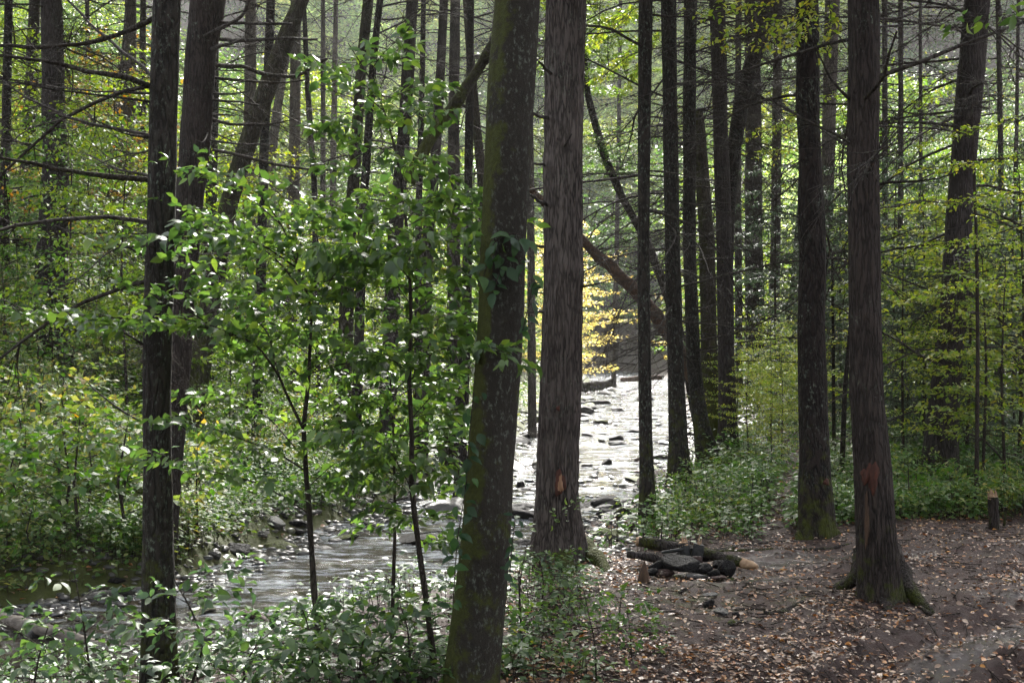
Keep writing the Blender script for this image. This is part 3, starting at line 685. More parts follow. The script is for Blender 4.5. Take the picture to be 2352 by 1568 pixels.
tree('slender_tree', 'narrow dark pole trunk just left of the broad brown far trunk', 'tree', [(1697, 0, 14), (1694, 300, 15), (1696, 600, 17), (1698, 880, 18)], 36, M['bark_far'], sides=10, step=.3, dead=12, dead_s=(1, 1.8))
tree('slender_tree', 'narrow straight pole trunk just right of the broad brown far trunk', 'tree', [(1788, 0, 18), (1784, 300, 22), (1781, 600, 24), (1770, 880, 28)], 40, M['bark_far'], sides=12, step=.3, dead=20, dead_s=(1, 2))
tree('leaning_tree', 'far trunk leaning right, partly behind the crooked dark trunk', 'tree', [(1850, 400, 26), (1835, 600, 28), (1818, 760, 31), (1803, 885, 36)], 38, M['bark_dark'], sides=12, step=.3, dead=4)
tree('slender_tree', 'grey trunk seen between the crooked dark tree and the right-hand hemlock', 'tree', [(1912, 0, 34), (1906, 200, 32), (1900, 500, 28), (1898, 900, 30)], 33, M['bark_grey'], sides=14, step=.25, dead=14, dead_s=(1, 1.7), crown=[(13, 2.6)])
tree('hemlock_tree', 'massive dark trunk leaning right inside the yellow foliage at right', 'tree',
     [(2245, 0, 58), (2228, 200, 60), (2206, 450, 58), (2190, 700, 62), (2165, 950, 70), (2155, 1150, 78)], 17.0, M['bark_hemlock'], sides=28, step=.12, dead=24, dz=(.1, 1), dead_s=(.9, 1.6), furrow=.04, crown=[(11, 2.3), (15, 2.4)])
for px, w_, d_, lab in ((2030, 15, 32, 'thin dark pole tree close behind the right-hand hemlock'), (2064, 14, 30, 'thin dark pole tree a step right of the right-hand hemlock'), (2110, 10, 34, 'thinnest grey pole in the gap beside the massive leaning trunk'),
                        (2300, 14, 26, 'thin grey pole near the right edge among yellow leaves'), (2332, 10, 28, 'thin pole at the right edge of the woods')):
    tree('pole_tree', lab, 'tree', [(px + RNG.uniform(-8, 8), 0, w_ * .8), (px + RNG.uniform(-6, 6), 400, w_ * .9), (px, 1050, w_)], d_, M['bark_far'], sides=9, step=.3, dead=14, dead_s=(.8, 1.5))
tree('pole_tree', 'thin bare sapling stem left of the snapped stump', 'tree', [(2236, 340, 6), (2243, 560, 8), (2246, 800, 9), (2242, 1195, 11)], 14.5, M['bark_twig'], sides=8, step=.2, flare=.2, top=.5, dead=3, dead_s=(.3, .5), dz=(.1, .8))
tree('pole_tree', 'short dark leaning stem behind the right-hand hemlock', 'tree', [(1952, 760, 8), (1940, 900, 11), (1934, 1090, 13)], 17, M['bark_dark'], sides=8, step=.2, flare=.2, top=.3)
tree('pole_tree', 'thin dark stem between the two big right-hand trunks', 'tree', [(1912, 640, 6), (1914, 800, 8), (1916, 1100, 9)], 19, M['bark_dark'], sides=8, step=.2, flare=.2, top=.3)
# ---- behind the stream, middle
tree('curved_tree', 'thin dark tree curving down right behind the furrowed hemlock over the stream', 'tree',
     [(1338, 100, 14), (1350, 220, 16), (1385, 350, 20), (1432, 460, 20), (1478, 540, 22), (1520, 640, 22), (1560, 760, 24), (1600, 950, 26)], 34, M['bark_dark'], sides=10, step=.2, flare=.1, dead=6, top=2, crown=[(8.6, .8), (6.4, .5), (10.5, 1.0)])
# ---- left and middle-left trunks
tree('hemlock_tree', 'tall straight grey-brown hemlock trunk standing on the slope at far left', 'tree',
     [(118, 0, 47), (122, 200, 52), (128, 400, 60), (120, 560, 68), (118, 680, 76)], 28, M['bark_hemlock'], sides=28, step=.12, dead=44, dz=(-.1, 1), dead_s=(1.0, 1.9), furrow=.02, crown=[(12, 2.5), (16, 2.5)])
tree('hemlock_tree', 'big shaggy reddish trunk right behind the slim lichen tree, bristling with stub limbs', 'tree',
     [(478, 0, 84), (462, 120, 72), (450, 300, 68), (432, 500, 62), (418, 700, 58), (402, 900, 62)], 16.5, M['bark_red'], sides=80, step=.04, furrow=.06, top=7,
     limbs=[([(505, 92, -.2), (560, 97, -.5), (660, 88, -.6), (730, 90, -.6)], 0.0261, 0.0120, BL, 1), ([(470, 85, -.2), (510, 65, -.5), (555, 42, -.6), (562, 10, -.7), (575, -10, -.7)], 0.0290, 0.0180, BL, 2),
            ([(485, 112, -.3), (520, 100, -.6), (560, 88, -.9)], 0.0261, 0.0150, BL, 0), ([(495, 150, -.2), (560, 150, -.4), (605, 170, -.4), (680, 176, -.5), (760, 130, -.8), (828, 125, -.9)][:5] + [(728, 142, -.9)], 0.0290, 0.0150, ML, 2),
            ([(495, 178, 0), (560, 186, -.2), (650, 192, -.4), (700, 184, -.5)], 0.0203, 0.0090, ML, 2), ([(490, 50, 0), (600, 56, -.2), (668, 56, -.3)], 0.0247, 0.0150, BL, 1),
            ([(490, 215, 0), (540, 216, -.3), (575, 210, -.4)], 0.0174, 0.0090, BL, 0), ([(490, 232, 0), (550, 236, -.3), (600, 244, -.5)], 0.0174, 0.0105, ML, 0), ([(485, 262, 0), (540, 266, -.3)], 0.0174, 0.0105, BL, 0),
            ([(490, 275, 0), (530, 290, -.3), (620, 290, -.4), (655, 284, -.5)], 0.0232, 0.0120, ML, 1), ([(485, 322, 0), (540, 332, -.2), (630, 333, -.4)], 0.0174, 0.0075, BL, 1),
            ([(490, 345, 0), (540, 352, -.3), (640, 378, -.6), (740, 388, -.9), (830, 386, -1.0)], 0.0217, 0.0105, ML, 2), ([(480, 300, 0), (470, 330, -.4), (455, 320, -.6)], 0.0145, 0.0090, BL, 0),
            ([(455, 515, 0), (500, 530, -.3), (540, 545, -.5)], 0.0203, 0.0120, BL, 0), ([(450, 560, 0), (500, 565, -.3)], 0.0174, 0.0090, BL, 0), ([(440, 600, 0), (480, 610, -.2)], 0.0145, 0.0090, BL, 0)],
     dead=16, dz=(.35, 1), dead_s=(.5, .9), az=(-.9, 1.2), crown=[(10, 2.0), (13, 2.2)])
tr = tree('leaning_tree', 'dark trunk leaning strongly right at upper left, its top leaving the frame', 'tree',
     [(700, -20, 34), (672, 50, 40), (625, 170, 46), (585, 280, 44), (552, 380, 46), (525, 470, 44), (505, 560, 46), (480, 720, 48)], 25, M['bark_mossy'], sides=20, step=.12, flare=.2, dead=3)
tree('slender_tree', 'straight dark trunk rising out of the leaning dark trunk at upper left', 'tree', [(622, 0, 20), (618, 130, 22), (608, 300, 22), (600, 600, 24)], 26, M['bark_dark'], sides=12, step=.2, dead=8)
L_ = [([(576, 0, 26), (575, 200, 27), (572, 420, 30), (572, 700, 34)], 35, 'bark_grey', 'pale grey trunk behind the leaning dark trunk'),
      ([(668, 60, 16), (648, 180, 20), (630, 300, 22), (615, 460, 26), (600, 700, 26)], 48, 'bark_grey', 'pale far trunk leaning slightly right, upper left of centre'),
      ([(680, 0, 24), (678, 250, 25), (672, 600, 28)], 36, 'bark_grey', 'lichened grey trunk in the row left of the sapling top'),
      ([(698, 0, 10), (706, 200, 13), (722, 420, 14), (728, 700, 15)], 31, 'bark_dark', 'thin dark trunk bowing right in the row left of the sapling top'),
      ([(742, 0, 10), (742, 400, 13), (740, 760, 14)], 42, 'bark_far', 'narrow far pole, first left of the tall sapling'),
      ([(770, 100, 12), (765, 400, 15), (762, 760, 16)], 46, 'bark_grey', 'narrow pale far pole beside the tall sapling'),
      ([(846, 0, 26), (832, 130, 24), (820, 300, 26), (806, 500, 30), (796, 700, 34), (788, 960, 38)], 27, 'bark_mossy', 'dark trunk leaning right behind the tall sapling'),
      ([(872, 10, 16), (858, 130, 17), (846, 300, 18), (834, 480, 22), (824, 800, 24)], 25, 'bark_dark', 'blackish thin trunk crossing behind the tall sapling top'),
      ([(947, 0, 27), (938, 150, 29), (926, 330, 30), (906, 560, 34), (892, 900, 38)], 26, 'bark_hemlock', 'brown trunk just right of the tall sapling top'),
      ([(972, 60, 12), (968, 250, 14), (962, 480, 15), (958, 900, 18)], 29, 'bark_dark', 'narrow dark trunk between the two brown trunks right of the sapling'),
      ([(1020, 0, 21), (1010, 200, 22), (996, 420, 25), (984, 520, 28), (970, 960, 32)], 28, 'bark_hemlock', 'leaning brown trunk second right of the tall sapling'),
      ([(1046, 0, 24), (1042, 250, 26), (1042, 560, 30), (1044, 760, 36), (1042, 960, 40)], 30, 'bark_hemlock', 'brown trunk nearest the left side of the foreground beech'),
      ([(1070, -10, 16), (1082, 150, 20), (1096, 300, 20), (1108, 420, 22), (1110, 700, 24)], 27, 'bark_mossy', 'dark curved trunk brushing the left side of the foreground beech'),
      ([(300, 0, 26), (300, 200, 28), (294, 400, 29), (292, 680, 31)], 34, 'bark_grey', 'lichened grey trunk between the far-left hemlock and the slim lichen tree'),
      ([(276, 250, 22), (262, 400, 24), (250, 560, 26), (240, 720, 28)], 38, 'bark_far', 'grey trunk leaning right in front of the orange foliage'),
      ([(326, 300, 18), (324, 500, 22), (322, 680, 26)], 37, 'bark_hemlock', 'brown trunk touching the left side of the slim lichen tree'),
      ([(80, 0, 26), (72, 200, 30), (60, 420, 34), (45, 660, 42)], 38, 'bark_hemlock', 'dark trunk half hidden left of the far-left hemlock'),
      ([(20, 0, 18), (14, 300, 22), (6, 700, 26)], 33, 'bark_dark', 'dark trunk at the left edge of the woods'),
      ([(200, 0, 10), (205, 300, 13), (208, 640, 14)], 44, 'bark_far', 'thin far pole right of the far-left hemlock'),
      ([(492, 0, 22), (490, 250, 24), (484, 500, 27), (478, 800, 30)], 30, 'bark_dark', 'dark trunk close behind the shaggy reddish trunk'),
      ([(1425, 0, 8), (1420, 400, 10), (1412, 780, 12)], 80, 'bark_far', 'thin far pole on the bank beyond the stream'),
      ([(1216, 0, 14), (1218, 400, 17), (1222, 900, 20)], 40, 'bark_far', 'far trunk seen in the slot between beech and furrowed hemlock'),
      ([(1075, 480, 22), (1072, 700, 24), (1062, 960, 28)], 24, 'bark_dark', 'dark trunk low behind the leafy saplings beside the beech')]
for k, (pts, d_, mt, lab) in enumerate(L_):
    tree('forest_tree', lab, 'tree', pts, d_, M[mt], sides=16, step=.15, dead=10 + (k * 5) % 9, dz=(.15, 1), dead_s=(.8, 1.5), furrow=.02, crown=[(4 + .30 * d_, 2.4), (8 + .3 * d_, 2.5)] if d_ < 46 and not 560 < pts[0][0] < 1250 else None)
# leaning dead limb behind the beech and the snapped trunk over the stream: trunks lying aslant
def slant(name, label, cat, pts, mat, sides=18, twigs=0, ends=None, seed=3):
    q = np.array([[*P(px, py, d_), w_ / F * d_ / 2] for px, py, w_, d_ in pts]); base = q[0, :3].copy()
    q = resample(q, .12); r = empty(name, base, label, cat); pp = q[:, :3] - base
    mk('log', tube(pp, q[:, 3], sides, wob=.3, seed=seed), mat, r, smooth=True)
    rg = random.Random(seed)
    for k in range(twigs):
        o = bpy.data.objects.new('branch', rg.choice(DEAD)); S.collection.objects.link(o); o.parent = r; i = rg.randint(2, len(pp) - 2)
        o.location = pp[i]; s_ = rg.uniform(.7, 1.6); o.scale = (s_,) * 3; o.rotation_euler = (rg.uniform(-.5, .5), rg.uniform(-1.2, -.2), rg.uniform(-.8, .8))
    return r, pp, q
slant('leaning_dead_tree', 'dead trunk leaning up right to left behind the beech, crossing the brown trunks', 'tree', [(940, 420, 30, 22), (985, 320, 30, 22), (1045, 240, 28, 22), (1100, 160, 22, 21.6), (1150, 60, 18, 21)], M['bark_mossy'], twigs=4)
slant('fallen_trunk', 'broken orange-brown trunk propped diagonally across the stream behind the slender trees', 'fallen tree',
      [(1600, 880, 32, 30), (1560, 800, 31, 29.5), (1480, 690, 29, 29), (1400, 612, 27, 28.5), (1340, 555, 23, 28), (1260, 478, 18, 27.5), (1210, 425, 12, 27)], M['wood_rot'], twigs=14)
# ---------------------------------------------------------------- forest beyond: understory and hillside trees
rg = random.Random(77); cnt = 0
def region(px, d): return (px - CX) / F * d, d
def und(px, d, kind, s, group, label, cat='tree', zs=1., name='understory_tree', dz=-.05):
    x, y = region(px, d); pr = rg.choice(kind)
    ins_, dl_, dr_ = side_sd(np.array([x]), np.array([y]))
    if ins_[0]: return
    o = place(name, pr, x, y, s * rg.uniform(.85, 1.15), rg.uniform(0, 6.28), label, cat, group, zs * rg.uniform(.9, 1.1), dz)
    if group:
        col = 'yellow-green' if pr in BEE else 'dark feathery' if pr in HEM else 'green'
        REG.append((o, {'understory_tree': col + ' understory tree', 'hillside_tree': 'distant ' + col + ' tree', 'shrub': 'low leafy shrub', 'bush': 'low yellow-green bush', 'beech_sapling': 'young layered beech', 'hemlock_sapling': 'grey-green young hemlock'}[name], px, d))
G_L = ('understory trees on the left slope', 'leafy green understory tree among the trunks on the left slope')
for k in range(46):                                # left slope, 26..60 m
    d = 24 + 42 * (k + rg.random()) / 46; px = rg.uniform(-120, 1150)
    und(px, d, UND if rg.random() < .8 else BEE, rg.uniform(.8, 1.5), *G_L)
for k in range(60):                                # hillside far left and centre
    d = 60 + 70 * (k + rg.random()) / 60; px = rg.uniform(-150, 1180)
    und(px, d, UND + CRN, rg.uniform(1.6, 2.8), 'hillside trees left of the stream', 'distant green tree high on the hillside left of the stream', name='hillside_tree')
for k in range(46):
    d = 125 + 80 * (k + rg.random()) / 46; px = rg.uniform(1000, 2000)
    und(px, d, UND + CRN + BEE, rg.uniform(2.6, 4.2), 'trees on the far hillside', 'distant hazy tree on the far hillside beyond the stream', name='hillside_tree')
for k in range(22):
    d = 133 + 30 * (k + rg.random()) / 22; px = rg.uniform(1290, 1640)
    und(px, d, UND + CRN + BEE, rg.uniform(2.2, 3.6), 'trees at the bend of the stream', 'pale green tree where the far stream bends out of sight', name='hillside_tree')
for k in range(14):                                # line both banks of the far reach
    d = 48 + 80 * (k + rg.random()) / 14; xr = np.interp(d, RB[:, 1], RB[:, 0]); px = CX + (xr + rg.uniform(2, 5)) * F / d
    und(px, d, UND, rg.uniform(1.0, 1.9), 'bank trees along the far reach', 'green tree lining the right bank of the far stream reach')
for k in range(16):
    d = 34 + 90 * (k + rg.random()) / 16; xl = np.interp(d, LB[3:14, 1], LB[3:14, 0]); px = CX + (xl - rg.uniform(2, 5)) * F / d
    und(px, d, UND + BEE, rg.uniform(.9, 1.7), 'leafy trees along the far left bank', 'green and yellow tree on the left bank of the far stream reach')
for k in range(50):                                # right woods
    d = 26 + 44 * (k + rg.random()) / 50; px = rg.uniform(1640, 2520)
    und(px, d, (UND + BEE + HEM) if px < 1950 else (BEE + HEM + UND + HEM), rg.uniform(.8, 1.6), 'understory trees in the right-hand woods', 'understory tree among the trunks in the right-hand woods')
for k in range(44):
    d = 68 + 60 * (k + rg.random()) / 44; px = rg.uniform(1560, 2600)
    und(px, d, UND + CRN + BEE, rg.uniform(1.8, 3.2), 'tall trees behind the right-hand woods', 'distant bright green tree behind the right-hand woods', name='hillside_tree')
def woods(name, n, yr, pxr, per, size, rad, hgt, mat, seed, label):
    r = np.random.default_rng(seed); y = yr[0] * (yr[1] / yr[0]) ** r.random(n); x = (pxr[0] + (pxr[1] - pxr[0]) * r.random(n) - CX) / F * y
    i_, dl_, dr_ = side_sd(x, y); k = ~i_ & (np.minimum(dl_, dr_) > 5); x, y = x[k], y[k]; n = len(x); z = terrain(x, y, False)
    k = 1 + .012 * (y - yr[0]); R = rad * (.6 + .8 * r.random(n)) * k ** .5; c = np.stack([x, y, z + hgt * r.random(n) ** 1.0 * k ** .5], -1); m = per
    # each clump is a stack of flat boughs
    lay = r.integers(0, 6, (n, m)); lz = (lay - 2.5) / 3.0; az = lay * 2.1 + r.normal(0, .55, (n, m)) + np.arange(n)[:, None]; rr = r.random((n, m)) ** .6 * np.sqrt(np.maximum(1 - .8 * lz ** 2, .1))
    p = c[:, None] + R[:, None, None] * np.stack([np.cos(az) * rr, np.sin(az) * rr, lz * .8 - .12 * rr + r.normal(0, .07, (n, m))], -1); p = p.reshape(-1, 3); N = len(p)
    d = np.stack([r.normal(0, 1, N), r.normal(0, 1, N), r.normal(-.2, .4, N)], -1); nn = np.stack([r.normal(0, .5, N), r.normal(.2, .5, N), np.ones(N)], -1); s = size * (.6 + .8 * r.random(N)) * np.repeat(k, m)
    o = mkleaf(name, leaves(p, d, nn, s, s * .6, False), mat); o['kind'] = 'stuff'; o['label'] = label; o['category'] = 'woods'
woods('far_hill_woods', 500, (100, 240), (-300, 620), 260, .24, 2.6, 9, M['leaf_hill'], 304, 'mass of darker foliage covering the far hillside at upper left')
woods('far_woods', 2400, (100, 240), (620, 1960), 260, .24, 2.6, 9, M['leaf_woods'], 301, 'mass of green and yellow foliage covering the far hillside')
woods('hillside_woods', 700, (48, 100), (-300, 1150), 260, .13, 1.6, 9, M['leaf_hill'], 302, 'mass of foliage on the hillside left of the stream')
woods('far_right_woods', 420, (95, 240), (1960, 2700), 260, .24, 2.6, 9, M['leaf_hill'], 305, 'darker foliage on the far slope at upper right')
woods('dark_right_woods', 330, (50, 100), (1940, 2700), 260, .13, 1.6, 11, M['leaf_hill'], 306, 'mass of dark green foliage behind the far-right trunks')
woods('right_woods', 200, (52, 100), (1640, 1960), 260, .13, 1.6, 10, M['leaf_woods'], 303, 'mass of bright foliage behind the right-hand woods')
def behind():  # unseen foliage added behind the camera to shade the trunk fronts
    r = np.random.default_rng(400); n = 330; a = r.uniform(math.radians(200), math.radians(340), n); R0 = r.uniform(5, 26, n)
    x, y = R0 * np.cos(a) * 1.3, R0 * np.sin(a) + 1.5; z = terrain(x, y, False); R = r.uniform(1.2, 2.6, n); c = np.stack([x, y, z + r.uniform(.5, 17, n)], -1); m = 170
    p = (c[:, None] + R[:, None, None] * r.normal(0, .5, (n, m, 3)) * [1, 1, .45]).reshape(-1, 3); p = p[(p[:, 1] < -.6) | (np.abs(p[:, 0]) > 3.5 + p[:, 1])]; p = p[p[:, 1] < 2]; N = len(p)
    o = mkleaf('unseen_woods', leaves(p, r.normal(0, 1, (N, 3)), r.normal(0, .5, (N, 3)) + [0, 0, 1], .22, .14, False), M['leaf_hill']); tag(o, 'unseen leafy woods behind the camera, added for shade', 'woods', kind='stuff')
behind()
# single bushes with a look of their own
und(1275, 68, GLD, 1.9, None, 'golden-yellow tree overhanging the far end of the stream', name='golden_tree')
und(1285, 76, GLD, 2.3, None, 'taller golden tree just behind the one overhanging the stream', name='golden_tree')
und(1610, 80, GLD, 2.0, None, 'golden tree glimpsed between the slender right-bank trunks', name='golden_tree')
und(250, 33, ORG, 1.5, None, 'orange maple between the far-left hemlock and the slim lichen tree', name='orange_maple')
und(275, 40, ORG, 2.0, None, 'orange maple higher up behind the lichened grey trunk', name='orange_maple')
for px, d, s in ((2075, 18.2, .8), (2255, 16.2, .85), (2310, 16, .9), (2340, 18.5, 1.1), (2120, 20, 1.05), (2220, 19, 1.1)):
    und(px, d, BEE, s * 1.15, 'young yellow-green beeches at the right', 'young beech with layered yellow-green leaves at the right of the clearing', name='beech_sapling')
for px, d, s in ((2080, 21, .8), (2150, 19, .7), (2250, 20.5, .9), (2200, 24, 1.2), (2060, 26, 1.2), (2330, 23, 1.1), (1960, 24, 1.1), (1930, 29, 1.3)):
    und(px, d, HEM, s, 'young hemlocks in the dark thicket', 'grey-green young hemlock in the dark thicket at right', name='hemlock_sapling')
for px, d, s in ((1720, 20, .42), (1770, 21.5, .5), (1745, 24, .6), (1690, 23, .45), (1800, 25, .6), (1850, 22, .55), (1775, 18, .35), (1795, 20, .45), (1788, 23, .6), (1812, 28, .7), (1790, 32, .9)):
    und(px, d, BEE, s, 'low bushes behind the fire ring', 'low feathery yellow-green bush behind the fire ring', 'bush', name='bush')
for k in range(44):
    d = rg.uniform(14.5, 30); px = rg.uniform(-60, 1020 if d > 20 else 620)
    und(px, d, SHB, rg.uniform(.9, 1.9), 'low shrubs on the left bank', 'low leafy shrub in the undergrowth of the left bank', 'shrub', name='shrub')
for px, d in ((1560, 13.6), (1600, 14.2), (1650, 13.9), (1700, 14.6), (1530, 13.2), (1620, 15), (1750, 15.6), (1680, 16), (1580, 15.4), (1730, 14.2)):
    und(px, d, SHB, rg.uniform(.5, .75), 'green shrubs between fire ring and slender trees', 'green nettle-like shrub behind the fire ring', 'shrub', name='shrub')
for px, d in ((1925, 13.9), (1945, 14.3), (2085, 14.2), (2130, 14.6), (2180, 14.3), (2225, 14.8), (2300, 14.4), (2345, 14.3), (2110, 15.6), (2260, 16)):
    und(px, d, SHB, rg.uniform(.5, .8), 'shrubs edging the clearing', 'leafy green shrub edging the clearing beside the right-hand hemlock', 'shrub', name='shrub')

# ---------------------------------------------------------------- undergrowth (uncountable)
def cover(name, xr, yr, n, mat, keep, size, hgt, lv=9, seed=1, label=None):
    r = np.random.default_rng(seed); y = yr[0] * (yr[1] / yr[0]) ** r.random(n); lo, hi = (xr[0] - CX) / F, (xr[1] - CX) / F
    x = (lo + (hi - lo) * r.random(n)) * y; k = keep(x, y, r); x, y = x[k], y[k]; n = len(x); z = terrain(x, y, False)
    h = hgt * (.4 + r.random(n)) * (.75 + .6 * noise3(x * .7, y * .7, 0, 8)); m = lv
    az = r.random((n, m)) * 6.283; lev = r.random((n, m)) ** .7; ht = h[:, None] * lev; rad = (.02 + .13 * r.random((n, m))) * (hgt / .4) ** .5
    p = np.stack([x[:, None] + np.cos(az) * rad, y[:, None] + np.sin(az) * rad, z[:, None] + ht], -1).reshape(-1, 3)
    d = np.stack([np.cos(az), np.sin(az), r.normal(-.15, .3, (n, m))], -1).reshape(-1, 3)
    nn = np.stack([r.normal(0, .35, n * m), r.normal(0, .35, n * m), np.ones(n * m)], -1)
    s = size * (.5 + .8 * r.random(n * m)) * np.repeat(.8 + .5 * r.random(n), m)
    lvs = leaves(p, d, nn, s, s * .6, False)
    # stems
    sx = np.stack([x, y, z - .02], -1); tx_ = np.stack([x + r.normal(0, .03, n), y + r.normal(0, .03, n), z + h], -1); o_ = np.array([.004, 0, 0])
    Vs = np.stack([sx - o_, sx + o_, tx_], 1).reshape(-1, 3)
    o = mkleaf(name, lvs, mat); o['kind'] = 'stuff'
    if label: o['label'] = label; o['category'] = 'undergrowth'
    ok = mkleaf(name + '_stems', [(Vs, np.arange(n * 3).reshape(-1, 3))], M['bark_twig']); ok['kind'] = 'stuff'
    ok['label'] = 'thin stems of ' + label; ok['category'] = 'stems'
    return o
def kl(x, y, r):
    i_, dl_, dr_ = side_sd(x, y); c = (dl_ < dr_) & ~i_ & (dl_ > .12)
    return c & (r.random(len(x)) < .35 + .65 * sstep(-.35, .25, fbm(x * .5, y * .5, 0, 60, 3))) & (r.random(len(x)) < np.maximum(sstep(.0, .7, dl_), 0))
cover('undergrowth', (-160, 1260), (11.5, 34), 42000, M['leaf_cover'], kl, .085, .45, 10, 1, 'dense knee-high undergrowth covering the left bank')
cover('hillside_cover', (-160, 1400), (32, 75), 16000, M['leaf_cover'], kl, .13, .6, 9, 2, 'leafy cover on the slope behind the left bank')
CLEAR = np.array([(1.2, 5), (.35, 8.2), (.55, 9.6), (.9, 12.2), (1.4, 12.6), (2.3, 13.0), (3.1, 13.5), (4.6, 13.9), (7, 14.3), (9, 12), (9, 4)])
def inclear(x, y):
    c = np.zeros(np.shape(x), bool); j = len(CLEAR) - 1
    for i in range(len(CLEAR)):
        xi, yi = CLEAR[i]; xj, yj = CLEAR[j]
        with np.errstate(all='ignore'):
            c ^= ((yi > y) != (yj > y)) & (x < (xj - xi) * (y - yi) / ((yj - yi) if yj != yi else 1e-9) + xi)
        j = i
    return c
PATHW = np.array([(2.6, 12.5), (3.0, 14.5), (3.7, 17), (5.2, 22), (7.5, 30)])
def kr(x, y, r):
    i_, dl_, dr_ = side_sd(x, y); c = (dr_ <= dl_) & ~i_ & ~inclear(x, y) & (y > 12.6)
    stony = sstep(2.4 + .05 * y, 1.2, dr_)
    return c & (r.random(len(x)) > stony) & (dist_poly(x, y, PATHW) > .16) & (r.random(len(x)) < .25 + .75 * sstep(-.3, .3, fbm(x * .6, y * .6, 0, 61, 3)))
cover('woodland_cover', (1380, 2520), (12.6, 30), 16000, M['leaf_coverR'], kr, .07, .34, 9, 3, 'green and yellow ground cover under the right-hand woods')
cover('woodland_cover_far', (1500, 2560), (29, 80), 9000, M['leaf_coverR'], kr, .14, .6, 9, 4, 'far leafy cover under the right-hand woods')
def kn(x, y, r):
    i_, dl_, dr_ = side_sd(x, y); c = (dr_ <= dl_) & ~i_ & ~inclear(x, y) & (dr_ > .35)
    return c & (r.random(len(x)) < .55)
cover('bank_plants', (-100, 1420), (7.4, 12.5), 2600, M['leaf_shrub'], kn, .06, .20, 8, 5, 'low plants on the near bank under the saplings')

# ---------------------------------------------------------------- leaf litter
def litter(name, n, fn, mat, smin, smax, seed, label):
    r = np.random.default_rng(seed); x, y = fn(n, r); i_, dl_, dr_ = side_sd(x, y); k = ~i_ & (r.random(len(x)) > .55 * wetmask(x, y)); x, y = x[k], y[k]; n = len(x)
    z = terrain(x, y) + .006 + .012 * r.random(n); a = r.random(n) * 6.283
    d = np.stack([np.cos(a), np.sin(a), r.normal(0, .18, n)], -1); nn = np.stack([r.normal(0, .35, n), r.normal(0, .35, n), np.ones(n)], -1); s = smin + (smax - smin) * r.random(n)
    o = mkleaf(name, leaves(np.stack([x, y, z], -1), d, nn, s, s * (.4 + .3 * r.random(n)), True), mat); o['kind'] = 'stuff'; o['label'] = label; o['category'] = 'leaf litter'
def fn1(n, r):
    y = 6.6 * (16 / 6.6) ** r.random(n); x = -.4 + (y * .45 + .6) * r.random(n)
    k = r.random(n) < .35 + .65 * sstep(-.35, .3, fbm(x * 1.1, y * 1.1, 0, 90, 3)); return x[k], y[k]
litter('leaf_litter', 38000, fn1, M['fallen'], .012, .052, 21, 'fallen tan and orange leaves scattered over the muddy clearing')
def fn2(n, r):
    y = 14 * (40 / 14) ** r.random(n); x = (-.42 + .9 * r.random(n)) * y; return x, y
litter('woodland_litter', 9000, fn2, M['fallen'], .05, .10, 22, 'fallen leaves among the plants of both banks')

r = np.random.default_rng(66); n = 2600; y = 6.6 * (15 / 6.6) ** r.random(n); x = -.5 + (y * .45 + .6) * r.random(n); a = r.random(n) * 6.283; L2 = .02 + .07 * r.random(n) ** 2
i_, dl_, dr_ = side_sd(x, y); k = ~i_ & (wetmask(x, y) < .1); x, y, a, L2 = x[k], y[k], a[k], L2[k]; c_, s_ = np.cos(a), np.sin(a); x2, y2 = x + c_ * L2 * 2, y + s_ * L2 * 2; w_ = .0035
zz = terrain(x, y) + .008; z2 = terrain(x2, y2) + .012
Vd = np.stack([np.stack([x - s_ * w_, y + c_ * w_, zz], -1), np.stack([x + s_ * w_, y - c_ * w_, zz], -1), np.stack([x, y, zz + .007], -1), np.stack([x2 - s_ * w_, y2 + c_ * w_, z2], -1), np.stack([x2 + s_ * w_, y2 - c_ * w_, z2], -1), np.stack([x2, y2, z2 + .006], -1)], 1).reshape(-1, 3)
fq = np.array([[0, 1, 4, 3], [1, 2, 5, 4], [2, 0, 3, 5]]); o = mk('twig_debris', [(Vd, (np.arange(len(x))[:, None, None] * 6 + fq).reshape(-1, 4))], M['bark_twig']); tag(o, 'broken twigs and needles lying among the fallen leaves', 'twigs', kind='stuff')
# ---------------------------------------------------------------- stones
def ico(sub):
    t = (1 + 5 ** .5) / 2; v = [(-1, t, 0), (1, t, 0), (-1, -t, 0), (1, -t, 0), (0, -1, t), (0, 1, t), (0, -1, -t), (0, 1, -t), (t, 0, -1), (t, 0, 1), (-t, 0, -1), (-t, 0, 1)]
    f = [(0, 11, 5), (0, 5, 1), (0, 1, 7), (0, 7, 10), (0, 10, 11), (1, 5, 9), (5, 11, 4), (11, 10, 2), (10, 7, 6), (7, 1, 8), (3, 9, 4), (3, 4, 2), (3, 2, 6), (3, 6, 8), (3, 8, 9), (4, 9, 5), (2, 4, 11), (6, 2, 10), (8, 6, 7), (9, 8, 1)]
    v = [np.array(a) / np.linalg.norm(a) for a in v]
    for _ in range(sub):
        c = {}; nf = []
        def mid(a, b):
            k = (min(a, b), max(a, b))
            if k not in c: c[k] = len(v); m_ = v[a] + v[b]; v.append(m_ / np.linalg.norm(m_))
            return c[k]
        for a, b, d in f:
            x, y, z = mid(a, b), mid(b, d), mid(d, a); nf += [(a, x, z), (b, y, x), (d, z, y), (x, y, z)]
        f = nf
    return np.array(v), np.array(f)
IV, IF = ico(3); IV2, IF2 = ico(1)
